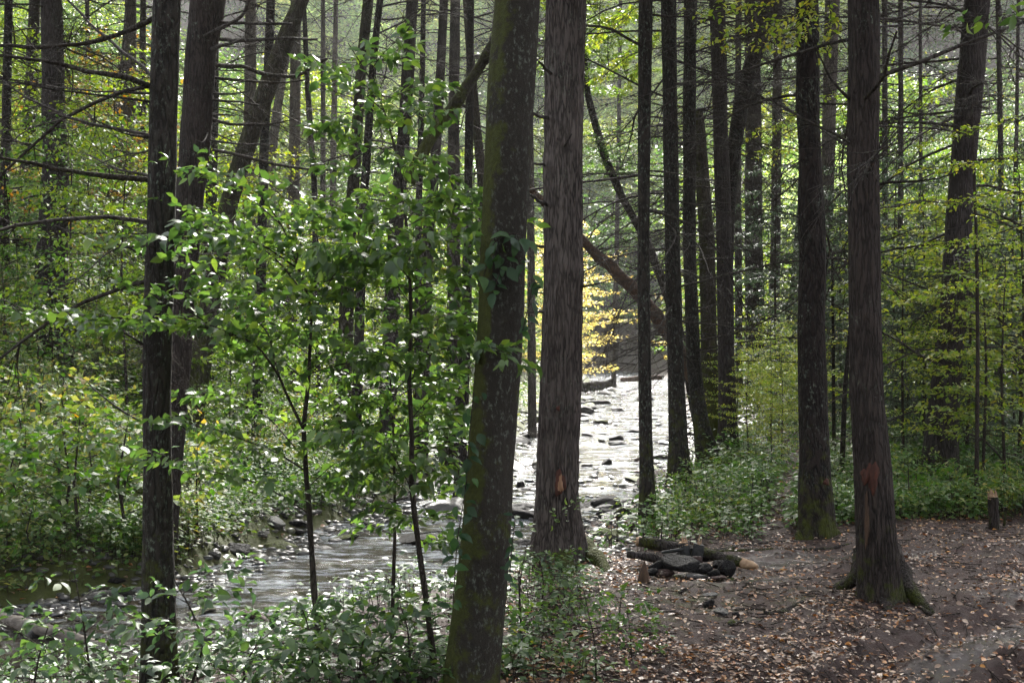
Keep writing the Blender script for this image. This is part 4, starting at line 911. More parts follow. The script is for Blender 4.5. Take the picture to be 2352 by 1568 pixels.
def stone_verts(rg_, base=IV, cuts=11, flat=.55):
    v = base.copy()
    for _ in range(cuts):
        n = nrm(np.array([rg_.gauss(0, 1), rg_.gauss(0, 1), rg_.gauss(0, .9)])); c = rg_.uniform(.5, .85); dd = v @ n - c
        v = v - n[None] * np.maximum(dd, 0)[:, None] * .92
    v = v * (1 + .05 * noise3(v[:, 0] * 3, v[:, 1] * 3, v[:, 2] * 3, rg_.randint(0, 99)))[:, None]
    return v * np.array([1, rg_.uniform(.6, .95), flat * rg_.uniform(.8, 1.2)])
STN = {}; LAST = [None]
for mt in ('stone', 'stone_moss', 'stone_dark', 'stone_red'):
    STN[mt] = []
    for k in range(7):
        o = mk('stone', [(stone_verts(random.Random(200 + k), flat=.3 if k < 4 else .55), IF)], M[mt], smooth=True, coll=_c)
        STN[mt].append(o.data)
def stone(x, y, z, s, mt, label, group, flat=None, cat='stone', name='stone', rot=None, sz=1.):
    me = STN[mt][rg.randint(0, 3) if flat else rg.randint(4, 6) if flat is False else rg.randint(0, 6)]
    o = bpy.data.objects.new(name, me); S.collection.objects.link(o); o.location = (x, y, z); o.scale = (s, s, s * sz)
    o.rotation_euler = rot or (rg.uniform(-.2, .2), rg.uniform(-.2, .2), rg.uniform(0, 6.28)); tag(o, label, cat, group); LAST[0] = o; return o
rg = random.Random(9)
# stones named one by one: px,py, width px, material, label
for px, py, wp, mt, sz, lab in ((1565, 965 + 0, 0, 0, 0, 0),):
    pass
def wstone(px, py, wp, mt, lab, zl=-1.0, sz=1., grp=None, flat=None):
    d_ = (CZ - zl) * F / (py - H0); x = (px - CX) / F * d_; s = wp / F * d_ / 2
    stone(x, d_, zl + .05 * s, s, mt, lab, grp, flat, sz=sz)
wstone(462, 1405, 85, 'stone_moss', 'mossy stone in midstream right of the slim lichen tree', sz=1.2)
wstone(470, 1468, 60, 'stone', 'rounded grey stone near the bottom of the stream, right of the slim lichen tree', sz=1.6, flat=False)
wstone(78, 1460, 56, 'stone', 'pale rounded stone touching the driftwood log', sz=1.5, flat=False)
wstone(600, 1418, 110, 'stone_red', 'wide flat reddish slab at water level in the lower stream', sz=.8, flat=True)
wstone(1393, 1066, 32, 'stone_dark', 'pointed dark stone in the white water right of the furrowed hemlock', sz=2.2, flat=False)
wstone(1195, 1118, 34, 'stone_dark', 'rounded dark boulder between the beech and the furrowed hemlock', sz=2.0, flat=False)
wstone(1414, 1010, 44, 'stone_dark', 'low dark boulder upstream in the white water', sz=1.5)
wstone(1385, 973, 50, 'stone_moss', 'mossy boulder at the left edge of the white water', sz=1.3)
wstone(1460, 992, 60, 'stone_dark', 'long flat ledge stone lying across the white water', sz=.7, flat=True)
wstone(800, 1235, 75, 'stone_moss', 'mossy ledge stone across the stream behind the first sapling stem', sz=.9)
wstone(640, 1258, 90, 'stone_moss', 'broad moss-covered stone at the left bank corner', sz=1.1)
wstone(500, 1350, 60, 'stone', 'flat pale stone at the foot of the left bank', sz=1.0)
for px, py, wp, mt, lab in ((1385, 1225, 80, 'stone_moss', 'mossy boulder right behind the foot of the furrowed hemlock'), (1420, 1262, 70, 'stone_moss', 'bright moss-cushioned boulder left of the fire ring'),
                            (1440, 1205, 60, 'stone_moss', 'smaller mossy boulder below the first slender trunk'), (1452, 1246, 44, 'stone_red', 'reddish rounded stone beside the moss-cushioned boulder'),
                            (1410, 1190, 60, 'stone', 'flat grey slab at the water below the first slender trunk')):
    d_ = (CZ + .25) * F / (py + wp * .2 - H0); x = (px - CX) / F * d_; s = wp / F * d_ / 2; stone(x, d_, tz(x, d_) + .2 * s, s, mt, lab, None, False, sz=1.1)
n_st = 0
def scatter(n, yr, pick, smin, smax, mts, lab, grp, flat=None):
    k = 0; tries = 0
    while k < n and tries < n * 40:
        tries += 1; y = yr[0] * (yr[1] / yr[0]) ** rg.random(); x = (rg.uniform(-.45, .22)) * y; i_, dl_, dr_ = [v[0] for v in side_sd(np.array([x]), np.array([y]))]
        if not pick(i_, dl_, dr_, x, y): continue
        s = rg.uniform(smin, smax) * (1 + .012 * (y - 14)) * (rg.random() ** .7 + .5); z = max(tz(x, y), -1.06)
        stone(x, y, z + .12 * s, s, m_ := rg.choice(mts), lab, grp, flat); k += 1; REG.append((S.objects[-1] if False else LAST[0], {'stone': 'grey', 'stone_moss': 'mossy', 'stone_dark': 'dark', 'stone_red': 'reddish'}[m_] + lab, CX + x / y * F, y))
scatter(50, (11.5, 26), lambda i, l, r, x, y: (l < .9 and not (not i and l > .35)), .07, .17, ['stone', 'stone_moss', 'stone_dark'], ' stone at left bank foot', 'stones along the foot of the left bank')
scatter(45, (26, 90), lambda i, l, r, x, y: (l < 1.6 and (i or l < .5)), .17, .36, ['stone', 'stone_moss', 'stone_dark'], ' stone edging far reach', 'stones lining the left edge of the far reach')
scatter(52, (18, 42), lambda i, l, r, x, y: (not i and r < 1.8 and r < l) or (i and r < .6), .12, .28, ['stone', 'stone', 'stone_dark', 'stone_red', 'stone_moss'], ' stone on right-bank flat', 'stones of the right bank flat')
scatter(90, (19, 80), lambda i, l, r, x, y: i and fbm(np.array([x * .1]), np.array([y * .9]), 0, 70, 2)[0] > .0, .15, .36, ['stone_dark', 'stone_dark', 'stone'], ' flat stone in riffle', 'stones breaking the riffles', True)
scatter(26, (11, 20), lambda i, l, r, x, y: i, .06, .14, ['stone_dark', 'stone', 'stone_red'], ' small stone in near pool', 'small stones in the near pool', True)
# pebbles: beyond counting
r = np.random.default_rng(55); n = 26000
y = 11 * (90 / 11) ** r.random(n); x = (-.42 + .64 * r.random(n)) * y; i_, dl_, dr_ = side_sd(x, y)
k = ((~i_ & (dr_ < 2.2) & (dr_ < dl_) & (y > 12.5)) & (r.random(n) < .9)) | ((dl_ < .8) & (r.random(n) < .6)) | (i_ & (y > 19) & (r.random(n) < .22 * sstep(-.05, .35, fbm(x * .25, y * 1.3, 0, 71, 2))))
k &= r.random(n) < .9; x, y = x[k], y[k]; n = len(x); s = (.03 + .07 * r.random(n) ** 2) * (1 + .05 * np.clip(y - 15, 0, 25)); z = np.maximum(terrain(x, y) + s * .1, -.995)
B = [stone_verts(random.Random(300 + q), IV2, 5, .45) for q in range(6)]; parts = []
for q in range(6):
    m_ = np.arange(n) % 6 == q; c, sn = np.cos(x[m_] * 99), np.sin(x[m_] * 99); b = B[q]
    vx = b[None, :, 0] * c[:, None] - b[None, :, 1] * sn[:, None]; vy = b[None, :, 0] * sn[:, None] + b[None, :, 1] * c[:, None]
    Vv = np.stack([x[m_][:, None] + vx * s[m_][:, None], y[m_][:, None] + vy * s[m_][:, None], z[m_][:, None] + b[None, :, 2] * s[m_][:, None]], -1).reshape(-1, 3)
    parts.append((Vv, (np.arange(m_.sum())[:, None, None] * len(b) + IF2[None]).reshape(-1, 3)))
def pebmat():
    m = NT('pebbles'); rr_ = m.n('ShaderNodeNewGeometry').outputs['Random Per Island']
    return m.fin(m.bsdf(m.ramp(rr_, [(0, (.022, .02, .02)), (.5, (.06, .052, .048)), (.85, (.11, .095, .088)), (1, (.05, .055, .02))]), .42, None, .5))
o = mk('pebbles', parts, pebmat(), smooth=True); tag(o, 'cobbles and pebbles strewn along both banks of the stream', 'pebbles', kind='stuff')

# ---------------------------------------------------------------- fire ring, logs, stump
FD = 11.2
def fstone(px, py, wp, hp, mt, lab, d=FD, tilt=0., idx=5):
    me = STN[mt][idx]; c = P(px, py, d); o = bpy.data.objects.new('stone', me); S.collection.objects.link(o)
    vs = np.array([v.co[:] for v in me.vertices]); ex = vs.max(0) - vs.min(0)
    s = wp / F * d / ex[0]; hp = hp * .85; c[2] -= .012; o.location = c; o.scale = (s, s * .9, hp / F * d / ex[2]); o.rotation_euler = (0, tilt, rg.uniform(-.25, .25)); tag(o, lab, 'stone', 'stones of the fire ring'); return o
for a in ((1567, 1294, 98, 46, 'stone_dark', 'largest dark slab at the front of the fire ring, tilted toward the clearing', 11.0, .18, 4),
          (1512, 1297, 44, 34, 'stone_dark', 'dark angular stone at the left end of the fire ring', 11.05, -.1, 5), (1527, 1311, 46, 26, 'stone_red', 'reddish stone under the large slab of the fire ring', 10.95, 0, 6),
          (1620, 1300, 42, 32, 'stone_dark', 'rounded dark stone right of the large slab', 10.95, .1, 6), (1603, 1282, 28, 26, 'stone_red', 'small upright stone wedged against the large slab', 11.05, .5, 5),
          (1600, 1320, 56, 16, 'stone', 'flat grey stone lying lowest before the fire ring', 10.85, 0, 1), (1640, 1312, 34, 22, 'stone_dark', 'small dark stone low in the right half of the fire ring', 10.9, 0, 5),
          (1668, 1304, 40, 48, 'stone_dark', 'charred slab standing at the right end of the fire ring', 11.0, .75, 4), (1652, 1290, 34, 24, 'stone_dark', 'dark stone under the pale-ended log', 11.15, 0, 6),
          (1545, 1272, 44, 24, 'stone_dark', 'sooty stone on the back left of the fire ring', 11.3, 0, 4), (1650, 1322, 36, 12, 'stone_red', 'thin reddish stone at the front right foot of the ring', 10.85, 0, 2),
          (1590, 1268, 40, 20, 'char', 0, 11.45, 0, 4), (1625, 1278, 44, 20, 'stone_dark', 'blackened stone at the back of the fire ring', 11.4, 0, 5),
          (1500, 1308, 30, 22, 'stone_dark', 'small stone at the outer left foot of the fire ring', 10.95, 0, 6)):
    if a[4] == 'char': continue
    fstone(*a[:6], d=a[6], tilt=a[7], idx=a[8])
def log(name, label, cat, pts, mat, endmat=None, sides=18, endlen=.0, seed=1, splinter=0, grp=None):
    q = np.array([[*P(px, py, d_), w_ / F * d_ / 2] for px, py, w_, d_ in pts]); base = q[0, :3].copy(); q = resample(q, .03); pp = q[:, :3] - base
    r = empty(name, base, label, cat, grp); mk('bark', tube(pp, q[:, 3], sides, wob=.22, seed=seed), mat, r, smooth=True); rg_ = random.Random(seed)
    if endmat:
        e, rr0 = pp[-1], q[-1, 3]; dr = nrm(pp[-1] - pp[-4]); L = max(endlen, .02)
        qq = np.array([e - dr * .03 + dr * L * t for t in np.linspace(0, 1, 8)]); rad = rr0 * np.array([.93, .93, .9, .85, .78, .7, .58, .38]) if endlen > .05 else rr0 * .9 * np.ones(8)
        mk('bare_end', tube(qq, rad, 14, wob=.3, seed=seed + 3), M['wood_fresh'], r, smooth=True)
        if splinter:
            parts = []
            for k in range(splinter):
                a = rg_.uniform(0, 6.28); u = np.cross(dr, [0, 1, 0.01]); u = nrm(u); v = np.cross(dr, u); o_ = (u * math.cos(a) + v * math.sin(a)) * rr0 * rg_.uniform(.1, .85); l = rg_.uniform(.02, .09)
                b = e + o_; parts += tube(np.array([b - dr * .02, b + dr * l * .6, b + dr * l + u * rg_.uniform(-.01, .01)]), [rr0 * .16, rr0 * .1, .001], 4)
            mk('splinters', parts, M['wood_fresh'], r)
    return r
log('log', 'grey log lying left of the fire ring with a pale broken left end', 'log', [(1600, 1265, 24, 11.7), (1540, 1255, 26, 11.7), (1490, 1246, 26, 11.7), (1466, 1243, 22, 11.7)], M['bark_hemlock'], 1, endlen=.05, seed=3, splinter=4)
log('log', 'thick log on the right of the fire ring, charred inside with a peeled pale tip', 'log', [(1608, 1262, 18, 11.5), (1640, 1275, 24, 11.3), (1680, 1285, 25, 11.2), (1706, 1292, 24, 11.1)], M['bark_hemlock'], 1, endlen=.19, seed=5, splinter=6)
log('log', 'low brown log end poking out left of the fire ring', 'log', [(1525, 1290, 18, 11.4), (1490, 1278, 20, 11.4), (1440, 1272, 16, 11.4)], M['bark_hemlock'], seed=6)
log('charred_log', 'upright burnt billet with a pale split top in the fire ring', 'log', [(1573, 1285, 26, 11.25), (1573, 1264, 26, 11.25), (1570, 1246, 24, 11.25)], M['char'], 1, endlen=.04, seed=7, splinter=8)
log('charred_log', 'second burnt billet right of the pale-topped one, with a thin splinter', 'log', [(1600, 1285, 28, 11.25), (1602, 1266, 28, 11.25), (1606, 1249, 26, 11.25)], M['char'], 1, endlen=.012, seed=8, splinter=5)
log('charred_stick', 'thin black stick leaning across the top of the fire ring', 'stick', [(1520, 1268, 8, 11.2), (1560, 1262, 8, 11.2), (1610, 1258, 6, 11.3)], M['char'], seed=9)
log('stump', 'snapped knee-high stump with pale splintered top at the right edge of the clearing', 'stump', [(2284, 1226, 26, 13.3), (2283, 1190, 24, 13.3), (2281, 1160, 23, 13.3), (2280, 1140, 23, 13.3)], M['bark_red'], 1, endlen=.03, seed=11, splinter=22)
log('stake', 'thin dark stub standing just right of the snapped stump', 'stake', [(2305, 1216, 7, 13.5), (2308, 1190, 6, 13.5), (2311, 1165, 5, 13.5)], M['bark_dark'], seed=12, sides=8)
log('stump', 'small rotten pointed stump before the left end of the fire ring', 'stump', [(1478, 1335, 30, 10.6), (1479, 1318, 22, 10.6), (1480, 1298, 10, 10.6), (1481, 1288, 3, 10.6)], M['wood_rot'], seed=13, sides=10)
log('driftwood_log', 'long pale driftwood log lying in the water at lower left', 'driftwood', [(-60, 1400, 40, 13.6), (20, 1425, 36, 13.3), (90, 1445, 32, 13.0), (150, 1458, 26, 12.9), (220, 1476, 16, 12.75), (300, 1488, 12, 12.6)], M['driftwood'], seed=14)
log('driftwood_log', 'forked dark log stranded at the left edge of the far white water', 'driftwood', [(1335, 890, 24, 76), (1370, 886, 22, 76), (1398, 882, 18, 76), (1410, 872, 12, 76)], M['bark_hemlock'], seed=15)
log('driftwood_log', 'orange-brown log lying across the far reach between the slender trunks', 'driftwood', [(1425, 872, 10, 84), (1470, 869, 13, 84), (1520, 866, 11, 84)], M['wood_rot'], seed=16)
log('driftwood_log', 'mossy log along the left bank between beech and furrowed hemlock', 'driftwood', [(1140, 985, 18, 46), (1190, 975, 16, 46), (1245, 962, 14, 46)], M['bark_mossy'], seed=17)
def gstone(px, py, wp, mt, lab, sz=1., idx=None):
    d_ = CZ * F / (py - H0); x = (px - CX) / F * d_; s = wp / F * d_ / 2
    stone(x, d_, tz(x, d_) + .32 * s * min(sz, 1), s * 1.15, mt, lab, None, idx, sz=sz * 1.3)
gstone(1628, 1382, 30, 'stone_dark', 'small round dark stone alone before the fire ring', 1.3, False)
gstone(1655, 1412, 46, 'stone', 'pale flat-topped stone in the mud patch before the fire ring', 1., True)
gstone(1690, 1418, 26, 'stone_dark', 'dark stone touching the pale flat-topped stone', 1., False)
gstone(1680, 1440, 32, 'stone_moss', 'greenish stone just below the pale flat-topped stone', 1., True)
gstone(1675, 1462, 36, 'stone', 'lowest thin slab of the cluster in the mud patch', .6, True)
gstone(1580, 1408, 50, 'stone_red', 'flat reddish slab flush with the mud left of the pale stone', .4, True)
gstone(1494, 1462, 30, 'stone_red', 'lone reddish stone at the plant edge', .8, False)
gstone(1630, 1360, 40, 'stone', 'thin slate between the round dark stone and the fire ring', .4, True)
# surface roots and sticks
def gline(name, lab, cat, pts, r0, r1, mat, up=.0):
    q = []
    for px, py in pts:
        d_ = CZ * F / (py - H0); x = (px - CX) / F * d_; q.append([x, d_, tz(x, d_) + up])
    q = resample(np.array(q), .04); b = q[0].copy(); o = mk(name, tube(q - b, np.linspace(r0, r1, len(q)), 8, wob=.35, seed=int(pts[0][0])), mat, loc=b, smooth=True); tag(o, lab, cat)
for pts, r0, lab in (([(1600, 1262), (1660, 1256), (1720, 1246), (1790, 1238), (1830, 1236)], .035, 'long surface root running from the fire ring toward the crooked dark tree'),
                     ([(1640, 1258), (1700, 1262), (1800, 1258), (1900, 1254), (1955, 1246)], .025, 'surface root crossing the litter behind the right-hand hemlock'),
                     ([(1760, 1412), (1800, 1402), (1840, 1386), (1885, 1382)], .028, 'bent surface root before the right-hand hemlock'),
                     ([(1900, 1392), (1925, 1384), (1955, 1384)], .022, 'short root knuckle left of the hemlock foot'),
                     ([(1690, 1398), (1730, 1392), (1765, 1396)], .018, 'thin root ending in the mud patch'),
                     ([(1720, 1340), (1760, 1338), (1790, 1348)], .016, 'thin curved root right of the fire ring'),
                     ([(1560, 1356), (1590, 1345), (1610, 1330)], .014, 'short twig-like root in front of the fire ring'),
                     ([(1980, 1438), (2030, 1452), (2080, 1468)], .008, 'thin pale stick in the leaves below the hemlock')):
    gline('surface_root' if 'root' in lab else 'stick', lab, 'root' if 'root' in lab else 'stick', pts, r0, r0 * .55, M['bark_hemlock'], -r0 * .1)

# ---------------------------------------------------------------- foreground saplings
def limb(px_pts, r0, r1, base, sides=7, step=.06):
    q = resample(np.array([P(px, py, d_) for px, py, d_ in px_pts]) - base, step); return q, tube(q, np.linspace(r0, r1, len(q)), sides, wob=.15, seed=int(abs(px_pts[0][0])))
def sapling(name, label, stem, sr, branches, mat, leaf=.078, seed=1, sp=.085, tl=.42, auto=(), mult=3):
    """stem: surveyed points foot up (px,py,d); branches: (points, r0, twig length, droop) ; auto: (stem fraction from,to,count,length,updir)"""
    rg_ = random.Random(seed); s3 = np.array([P(*p) for p in stem]); x, y = s3[0, :2]; z0 = tz(x, y); base = np.array([x, y, min(z0, s3[0, 2]) - .02])
    root = empty(name, base, label, 'sapling'); q = resample(s3, .06)
    if z0 < s3[0, 2]: q = np.vstack([[x, y, z0 - .02], q])
    q = q - base; rad = np.linspace(sr[0], sr[1], len(q)); mk('stem', tube(q, rad, 10, wob=.15, seed=seed), M['bark_twig'], root, smooth=True)
    acc = []
    for pts, r0, tl_, dr_ in branches:
        b, w_ = limb(pts, r0, r0 * .3, base); sw, a_ = spray(b, rg_, sp, tl_, .052, leaf, .12, dr_, max(r0 * .5, .0035), roll=.5)
        mk('branch', w_ + sw, M['bark_twig'], root, smooth=True); acc.append(a_)
    for f0, f1, n_, ln_, up_ in auto:
        for k in range(n_):
            t = f0 + (f1 - f0) * (k + rg_.random()) / n_; i = int(t * (len(q) - 1)); az_ = k * 2.4 + rg_.uniform(-.4, .4); l = ln_ * rg_.uniform(.6, 1.15); p = q[i]; d_ = np.array([math.cos(az_), math.sin(az_), up_]); pts = [p]
            for _ in range(5): d_ = nrm(d_ + np.array([rg_.uniform(-.15, .15), rg_.uniform(-.15, .15), -.12 * up_])); p = p + d_ * l / 5; pts.append(p)
            b = resample(np.array(pts), .05); sw, a_ = spray(b, rg_, sp, tl * .8, .052, leaf, .15, .25, .003, roll=.5)
            mk('branch', tube(b, np.linspace(sr[1] * .9 + .001, .0015, len(b)), 5) + sw, M['bark_twig'], root); acc.append(a_)
    o = mkleaf('foliage', blades([more(acc, mult, .028, seed)], True, .56), mat, root); return root
# S1: forked sapling
sapling('sapling', 'leafy green sapling with a forked stem, nearest to the slim lichen tree',
        [(738, 1500, 8.2), (722, 1370, 8.2), (712, 1200, 8.2), (703, 1080, 8.15), (697, 985, 8.1), (708, 880, 8.1), (715, 740, 8.1), (712, 690, 8.1), (680, 600, 8.0), (650, 520, 8.0), (600, 450, 7.9)], (.024, .004),
        [([(697, 985, 8.1), (660, 910, 8.0), (640, 860, 7.9), (590, 790, 7.8), (480, 745, 7.6), (380, 722, 7.5)], .010, .45, .3),
         ([(590, 790, 7.8), (480, 752, 7.7), (340, 735, 7.6), (200, 725, 7.6), (60, 712, 7.6), (-60, 700, 7.6)], .008, .42, .15),
         ([(480, 745, 7.6), (400, 690, 7.4), (300, 660, 7.3)], .005, .30, .2),
         ([(640, 860, 7.9), (615, 760, 8.2), (540, 690, 8.4), (470, 620, 8.5), (400, 565, 8.6)], .007, .5, .25),
         ([(712, 690, 8.1), (640, 600, 8.3), (540, 520, 8.4), (440, 480, 8.4), (390, 470, 8.4)], .007, .5, .25),
         ([(690, 620, 8.0), (600, 560, 7.7), (480, 535, 7.6), (360, 540, 7.5), (290, 545, 7.5)], .006, .42, .25),
         ([(712, 690, 8.1), (735, 600, 8.3), (725, 520, 8.5), (760, 470, 8.7), (830, 440, 8.8)], .006, .5, .25),
         ([(650, 520, 8.0), (560, 440, 8.0), (470, 400, 8.0), (400, 385, 8.0)], .005, .42, .2),
         ([(680, 600, 8.0), (700, 520, 7.7), (680, 460, 7.6), (600, 410, 7.5)], .004, .4, .25),
         ([(712, 740, 8.1), (760, 640, 7.8), (830, 560, 7.6), (900, 540, 7.5)], .006, .5, .35),
         ([(715, 740, 8.1), (640, 690, 7.6), (560, 650, 7.4), (480, 640, 7.3)], .005, .5, .4),
         ([(708, 880, 8.1), (640, 820, 8.5), (560, 800, 8.7)], .005, .35, .4),
         ([(700, 1080, 8.15), (640, 1040, 7.9), (560, 1010, 7.7), (430, 960, 7.5), (360, 965, 7.4)], .006, .36, .3),
         ([(712, 1180, 8.2), (600, 1110, 7.9), (480, 1080, 7.7), (330, 1030, 7.5), (200, 1010, 7.4)], .006, .36, .25),
         ([(708, 1010, 8.1), (760, 960, 7.9), (800, 930, 7.8)], .004, .3, .45), ([(706, 1120, 8.15), (770, 1060, 8.3), (850, 1040, 8.4)], .004, .4, .7),
         ([(712, 860, 8.1), (770, 800, 8.3), (850, 790, 8.4)], .004, .45, .7), ([(710, 800, 8.1), (640, 760, 8.3), (540, 740, 8.5)], .004, .4, .5), ([(706, 1060, 8.1), (620, 960, 8.3), (500, 900, 8.5), (410, 905, 8.6)], .005, .36, .4)],
        M['leaf_near'], seed=21, mult=3, leaf=.088, auto=((.62, .98, 12, .7, .3),))
# S2: tall sapling
sapling('sapling', 'tallest thin sapling with a leafy pointed top, close left of the foreground beech',
        [(1000, 1560, 7.9), (985, 1420, 7.9), (965, 1280, 7.9), (945, 1120, 7.9), (946, 1000, 7.9), (940, 880, 7.9), (944, 720, 7.9), (940, 600, 7.9), (930, 480, 7.9), (910, 350, 7.95), (885, 260, 8.0), (850, 180, 8.0), (800, 100, 8.0)], (.022, .0035),
        [([(946, 870, 7.9), (990, 810, 7.5), (1060, 790, 7.2), (1130, 795, 6.9), (1200, 830, 6.8)], .006, .26, .35),
         ([(942, 870, 7.9), (900, 820, 7.7), (840, 800, 7.5)], .005, .32, .2),
         ([(940, 640, 7.9), (900, 590, 7.5), (830, 560, 7.3), (760, 560, 7.2)], .005, .5, .8),
         ([(940, 610, 7.9), (990, 560, 7.6), (1060, 540, 7.4), (1100, 545, 7.3)], .005, .5, .8),
         ([(944, 700, 7.9), (900, 640, 8.2), (830, 610, 8.4), (770, 600, 8.5)], .005, .5, .5),
         ([(944, 720, 7.9), (1000, 680, 8.2), (1060, 640, 8.4)], .005, .45, .5),
         ([(930, 480, 7.9), (860, 480, 8.1), (790, 490, 8.2), (740, 500, 8.3)], .004, .4, .25),
         ([(935, 520, 7.9), (990, 490, 8.1), (1060, 480, 8.3), (1095, 490, 8.4)], .004, .42, .25),
         ([(910, 350, 7.95), (960, 300, 8.1), (990, 240, 8.2)], .003, .26, .15),
         ([(905, 400, 7.95), (970, 400, 8.0), (1040, 410, 8.1)], .003, .26, .2),
         ([(900, 300, 8), (840, 280, 7.8), (740, 290, 7.8)], .003, .26, .2), ([(890, 400, 8), (820, 395, 7.9), (740, 375, 7.8)], .003, .28, .2),
         ([(950, 1130, 7.9), (900, 1040, 7.6), (850, 1000, 7.5), (790, 990, 7.4)], .004, .4, .6),
         ([(944, 1000, 7.9), (880, 930, 8.2), (800, 900, 8.4)], .004, .42, .6),
         ([(946, 960, 7.9), (1000, 900, 7.9), (1050, 890, 7.9)], .004, .4, .7),
         ([(950, 1090, 7.9), (1000, 1060, 7.7), (1040, 1090, 7.6)], .004, .3, .5)],
        M['leaf_near'], seed=22, auto=((.72, .98, 12, .42, .5), (.45, .75, 12, .7, .35), (.22, .45, 7, .45, .2)), leaf=.088, mult=4)
sapling('sapling', 'thin dark stem between the two taller saplings with drooping bright green leaves',
        [(900, 1500, 8.6), (902, 1380, 8.6), (908, 1200, 8.6), (905, 1050, 8.6), (900, 900, 8.6), (890, 820, 8.6)], (.016, .005),
        [([(905, 1050, 8.6), (850, 1000, 8.4), (790, 990, 8.2), (730, 1010, 8.1)], .004, .4, .7), ([(900, 900, 8.6), (850, 830, 8.3), (800, 820, 8.2)], .004, .4, .8),
         ([(906, 1130, 8.6), (850, 1090, 8.2), (800, 1100, 8.1)], .004, .36, .7), ([(900, 900, 8.6), (960, 850, 8.8), (1030, 850, 8.9)], .004, .4, .6), ([(905, 980, 8.6), (980, 960, 8.9), (1040, 980, 9.1)], .004, .36, .6)],
        M['leaf_near'], seed=23, mult=4, leaf=.085, auto=((.35, .97, 13, .55, .2),))
for k, (stem, lab) in enumerate((([(430, 1600, 7.6), (470, 1480, 7.6), (440, 1400, 7.6), (400, 1330, 7.5)], 'low glossy-leaved shrub at the foot of the slim lichen tree'),
                                 ([(700, 1640, 7.4), (720, 1500, 7.4), (700, 1400, 7.4), (695, 1400, 7.4)], 'dark leafy shrub at bottom centre left, below the forked sapling'),
                                 ([(820, 1640, 7.5), (830, 1480, 7.5), (840, 1440, 7.5), (850, 1410, 7.5)], 'leafy shrub between the sapling stems at the bottom edge'),
                                 ([(560, 1640, 7.6), (560, 1520, 7.6), (580, 1500, 7.6), (600, 1460, 7.6)], 'spreading shrub over the stream at lower left centre'),
                                 ([(950, 1640, 7.6), (940, 1480, 7.6), (935, 1430, 7.6), (920, 1390, 7.6)], 'shrub pressed against the left side of the beech foot'),
                                 ([(60, 1680, 7.4), (90, 1500, 7.4), (110, 1440, 7.4)], 'pale-leaved shrub at the bottom left corner'),
                                 ([(220, 1640, 7.8), (190, 1420, 7.8), (170, 1310, 7.8)], 'grey-green shrub left of the slim lichen tree'),
                                 ([(1240, 1420, 9.2), (1250, 1340, 9.2), (1240, 1290, 9.2)], 'green plant between the beech and the furrowed hemlock'),
                                 ([(1200, 1480, 8.4), (1195, 1400, 8.4), (1190, 1310, 8.4)], 'green plant growing against the right side of the beech'))):
    sapling('shrub', lab, stem, (.011, .003), [], M['leaf_shrub'] if k < 7 else M['leaf_near'], seed=40 + k, auto=((.3, 1., 12 if k < 6 else 8, .5 if k < 6 else .32, .3),), leaf=.085 if k < 7 else .06, tl=.3, mult=2)
for k, (stem, ln_, lab) in enumerate((([(1370, 1560, 7.6), (1366, 1470, 7.6), (1350, 1400, 7.6), (1340, 1350, 7.6)], .24, 'knee-high seedling with light green leaves at the edge of the mud'),
                                      ([(1300, 1460, 8.8), (1305, 1410, 8.8), (1310, 1360, 8.8)], .28, 'bushy seedling left of the knee-high one'), ([(1420, 1440, 8.9), (1425, 1390, 8.9), (1430, 1350, 8.9)], .22, 'yellow-green seedling below the rotten pointed stump'),
                                      ([(1230, 1560, 7.9), (1240, 1500, 7.9), (1250, 1430, 7.9)], .26, 'seedling right beside the beech foot'), ([(1450, 1500, 8.1), (1448, 1450, 8.1), (1440, 1400, 8.1)], .2, 'small seedling at the plant edge near the lone reddish stone'))):
    sapling('seedling', lab, stem, (.006, .002), [], M['leaf_near'] if k < 2 else M['leaf_coverR'], seed=60 + k, auto=((.25, 1., 9, ln_, .3),), leaf=.055, tl=.18)
# the reaching sprig before the furrowed hemlock
sapling('sapling', 'small sapling reaching a bright sprig across the foot of the furrowed hemlock', [(1190, 1440, 9.4), (1195, 1330, 9.4), (1210, 1250, 9.4)], (.008, .003),
        [([(1205, 1260, 9.4), (1250, 1205, 9.5), (1290, 1175, 9.6), (1325, 1155, 9.7)], .003, .2, .1), ([(1200, 1290, 9.4), (1250, 1270, 9.5), (1310, 1265, 9.5)], .003, .2, .15), ([(1195, 1340, 9.4), (1240, 1320, 9.3), (1300, 1318, 9.3)], .003, .22, .15)],
        M['leaf_near'], seed=71, leaf=.05)
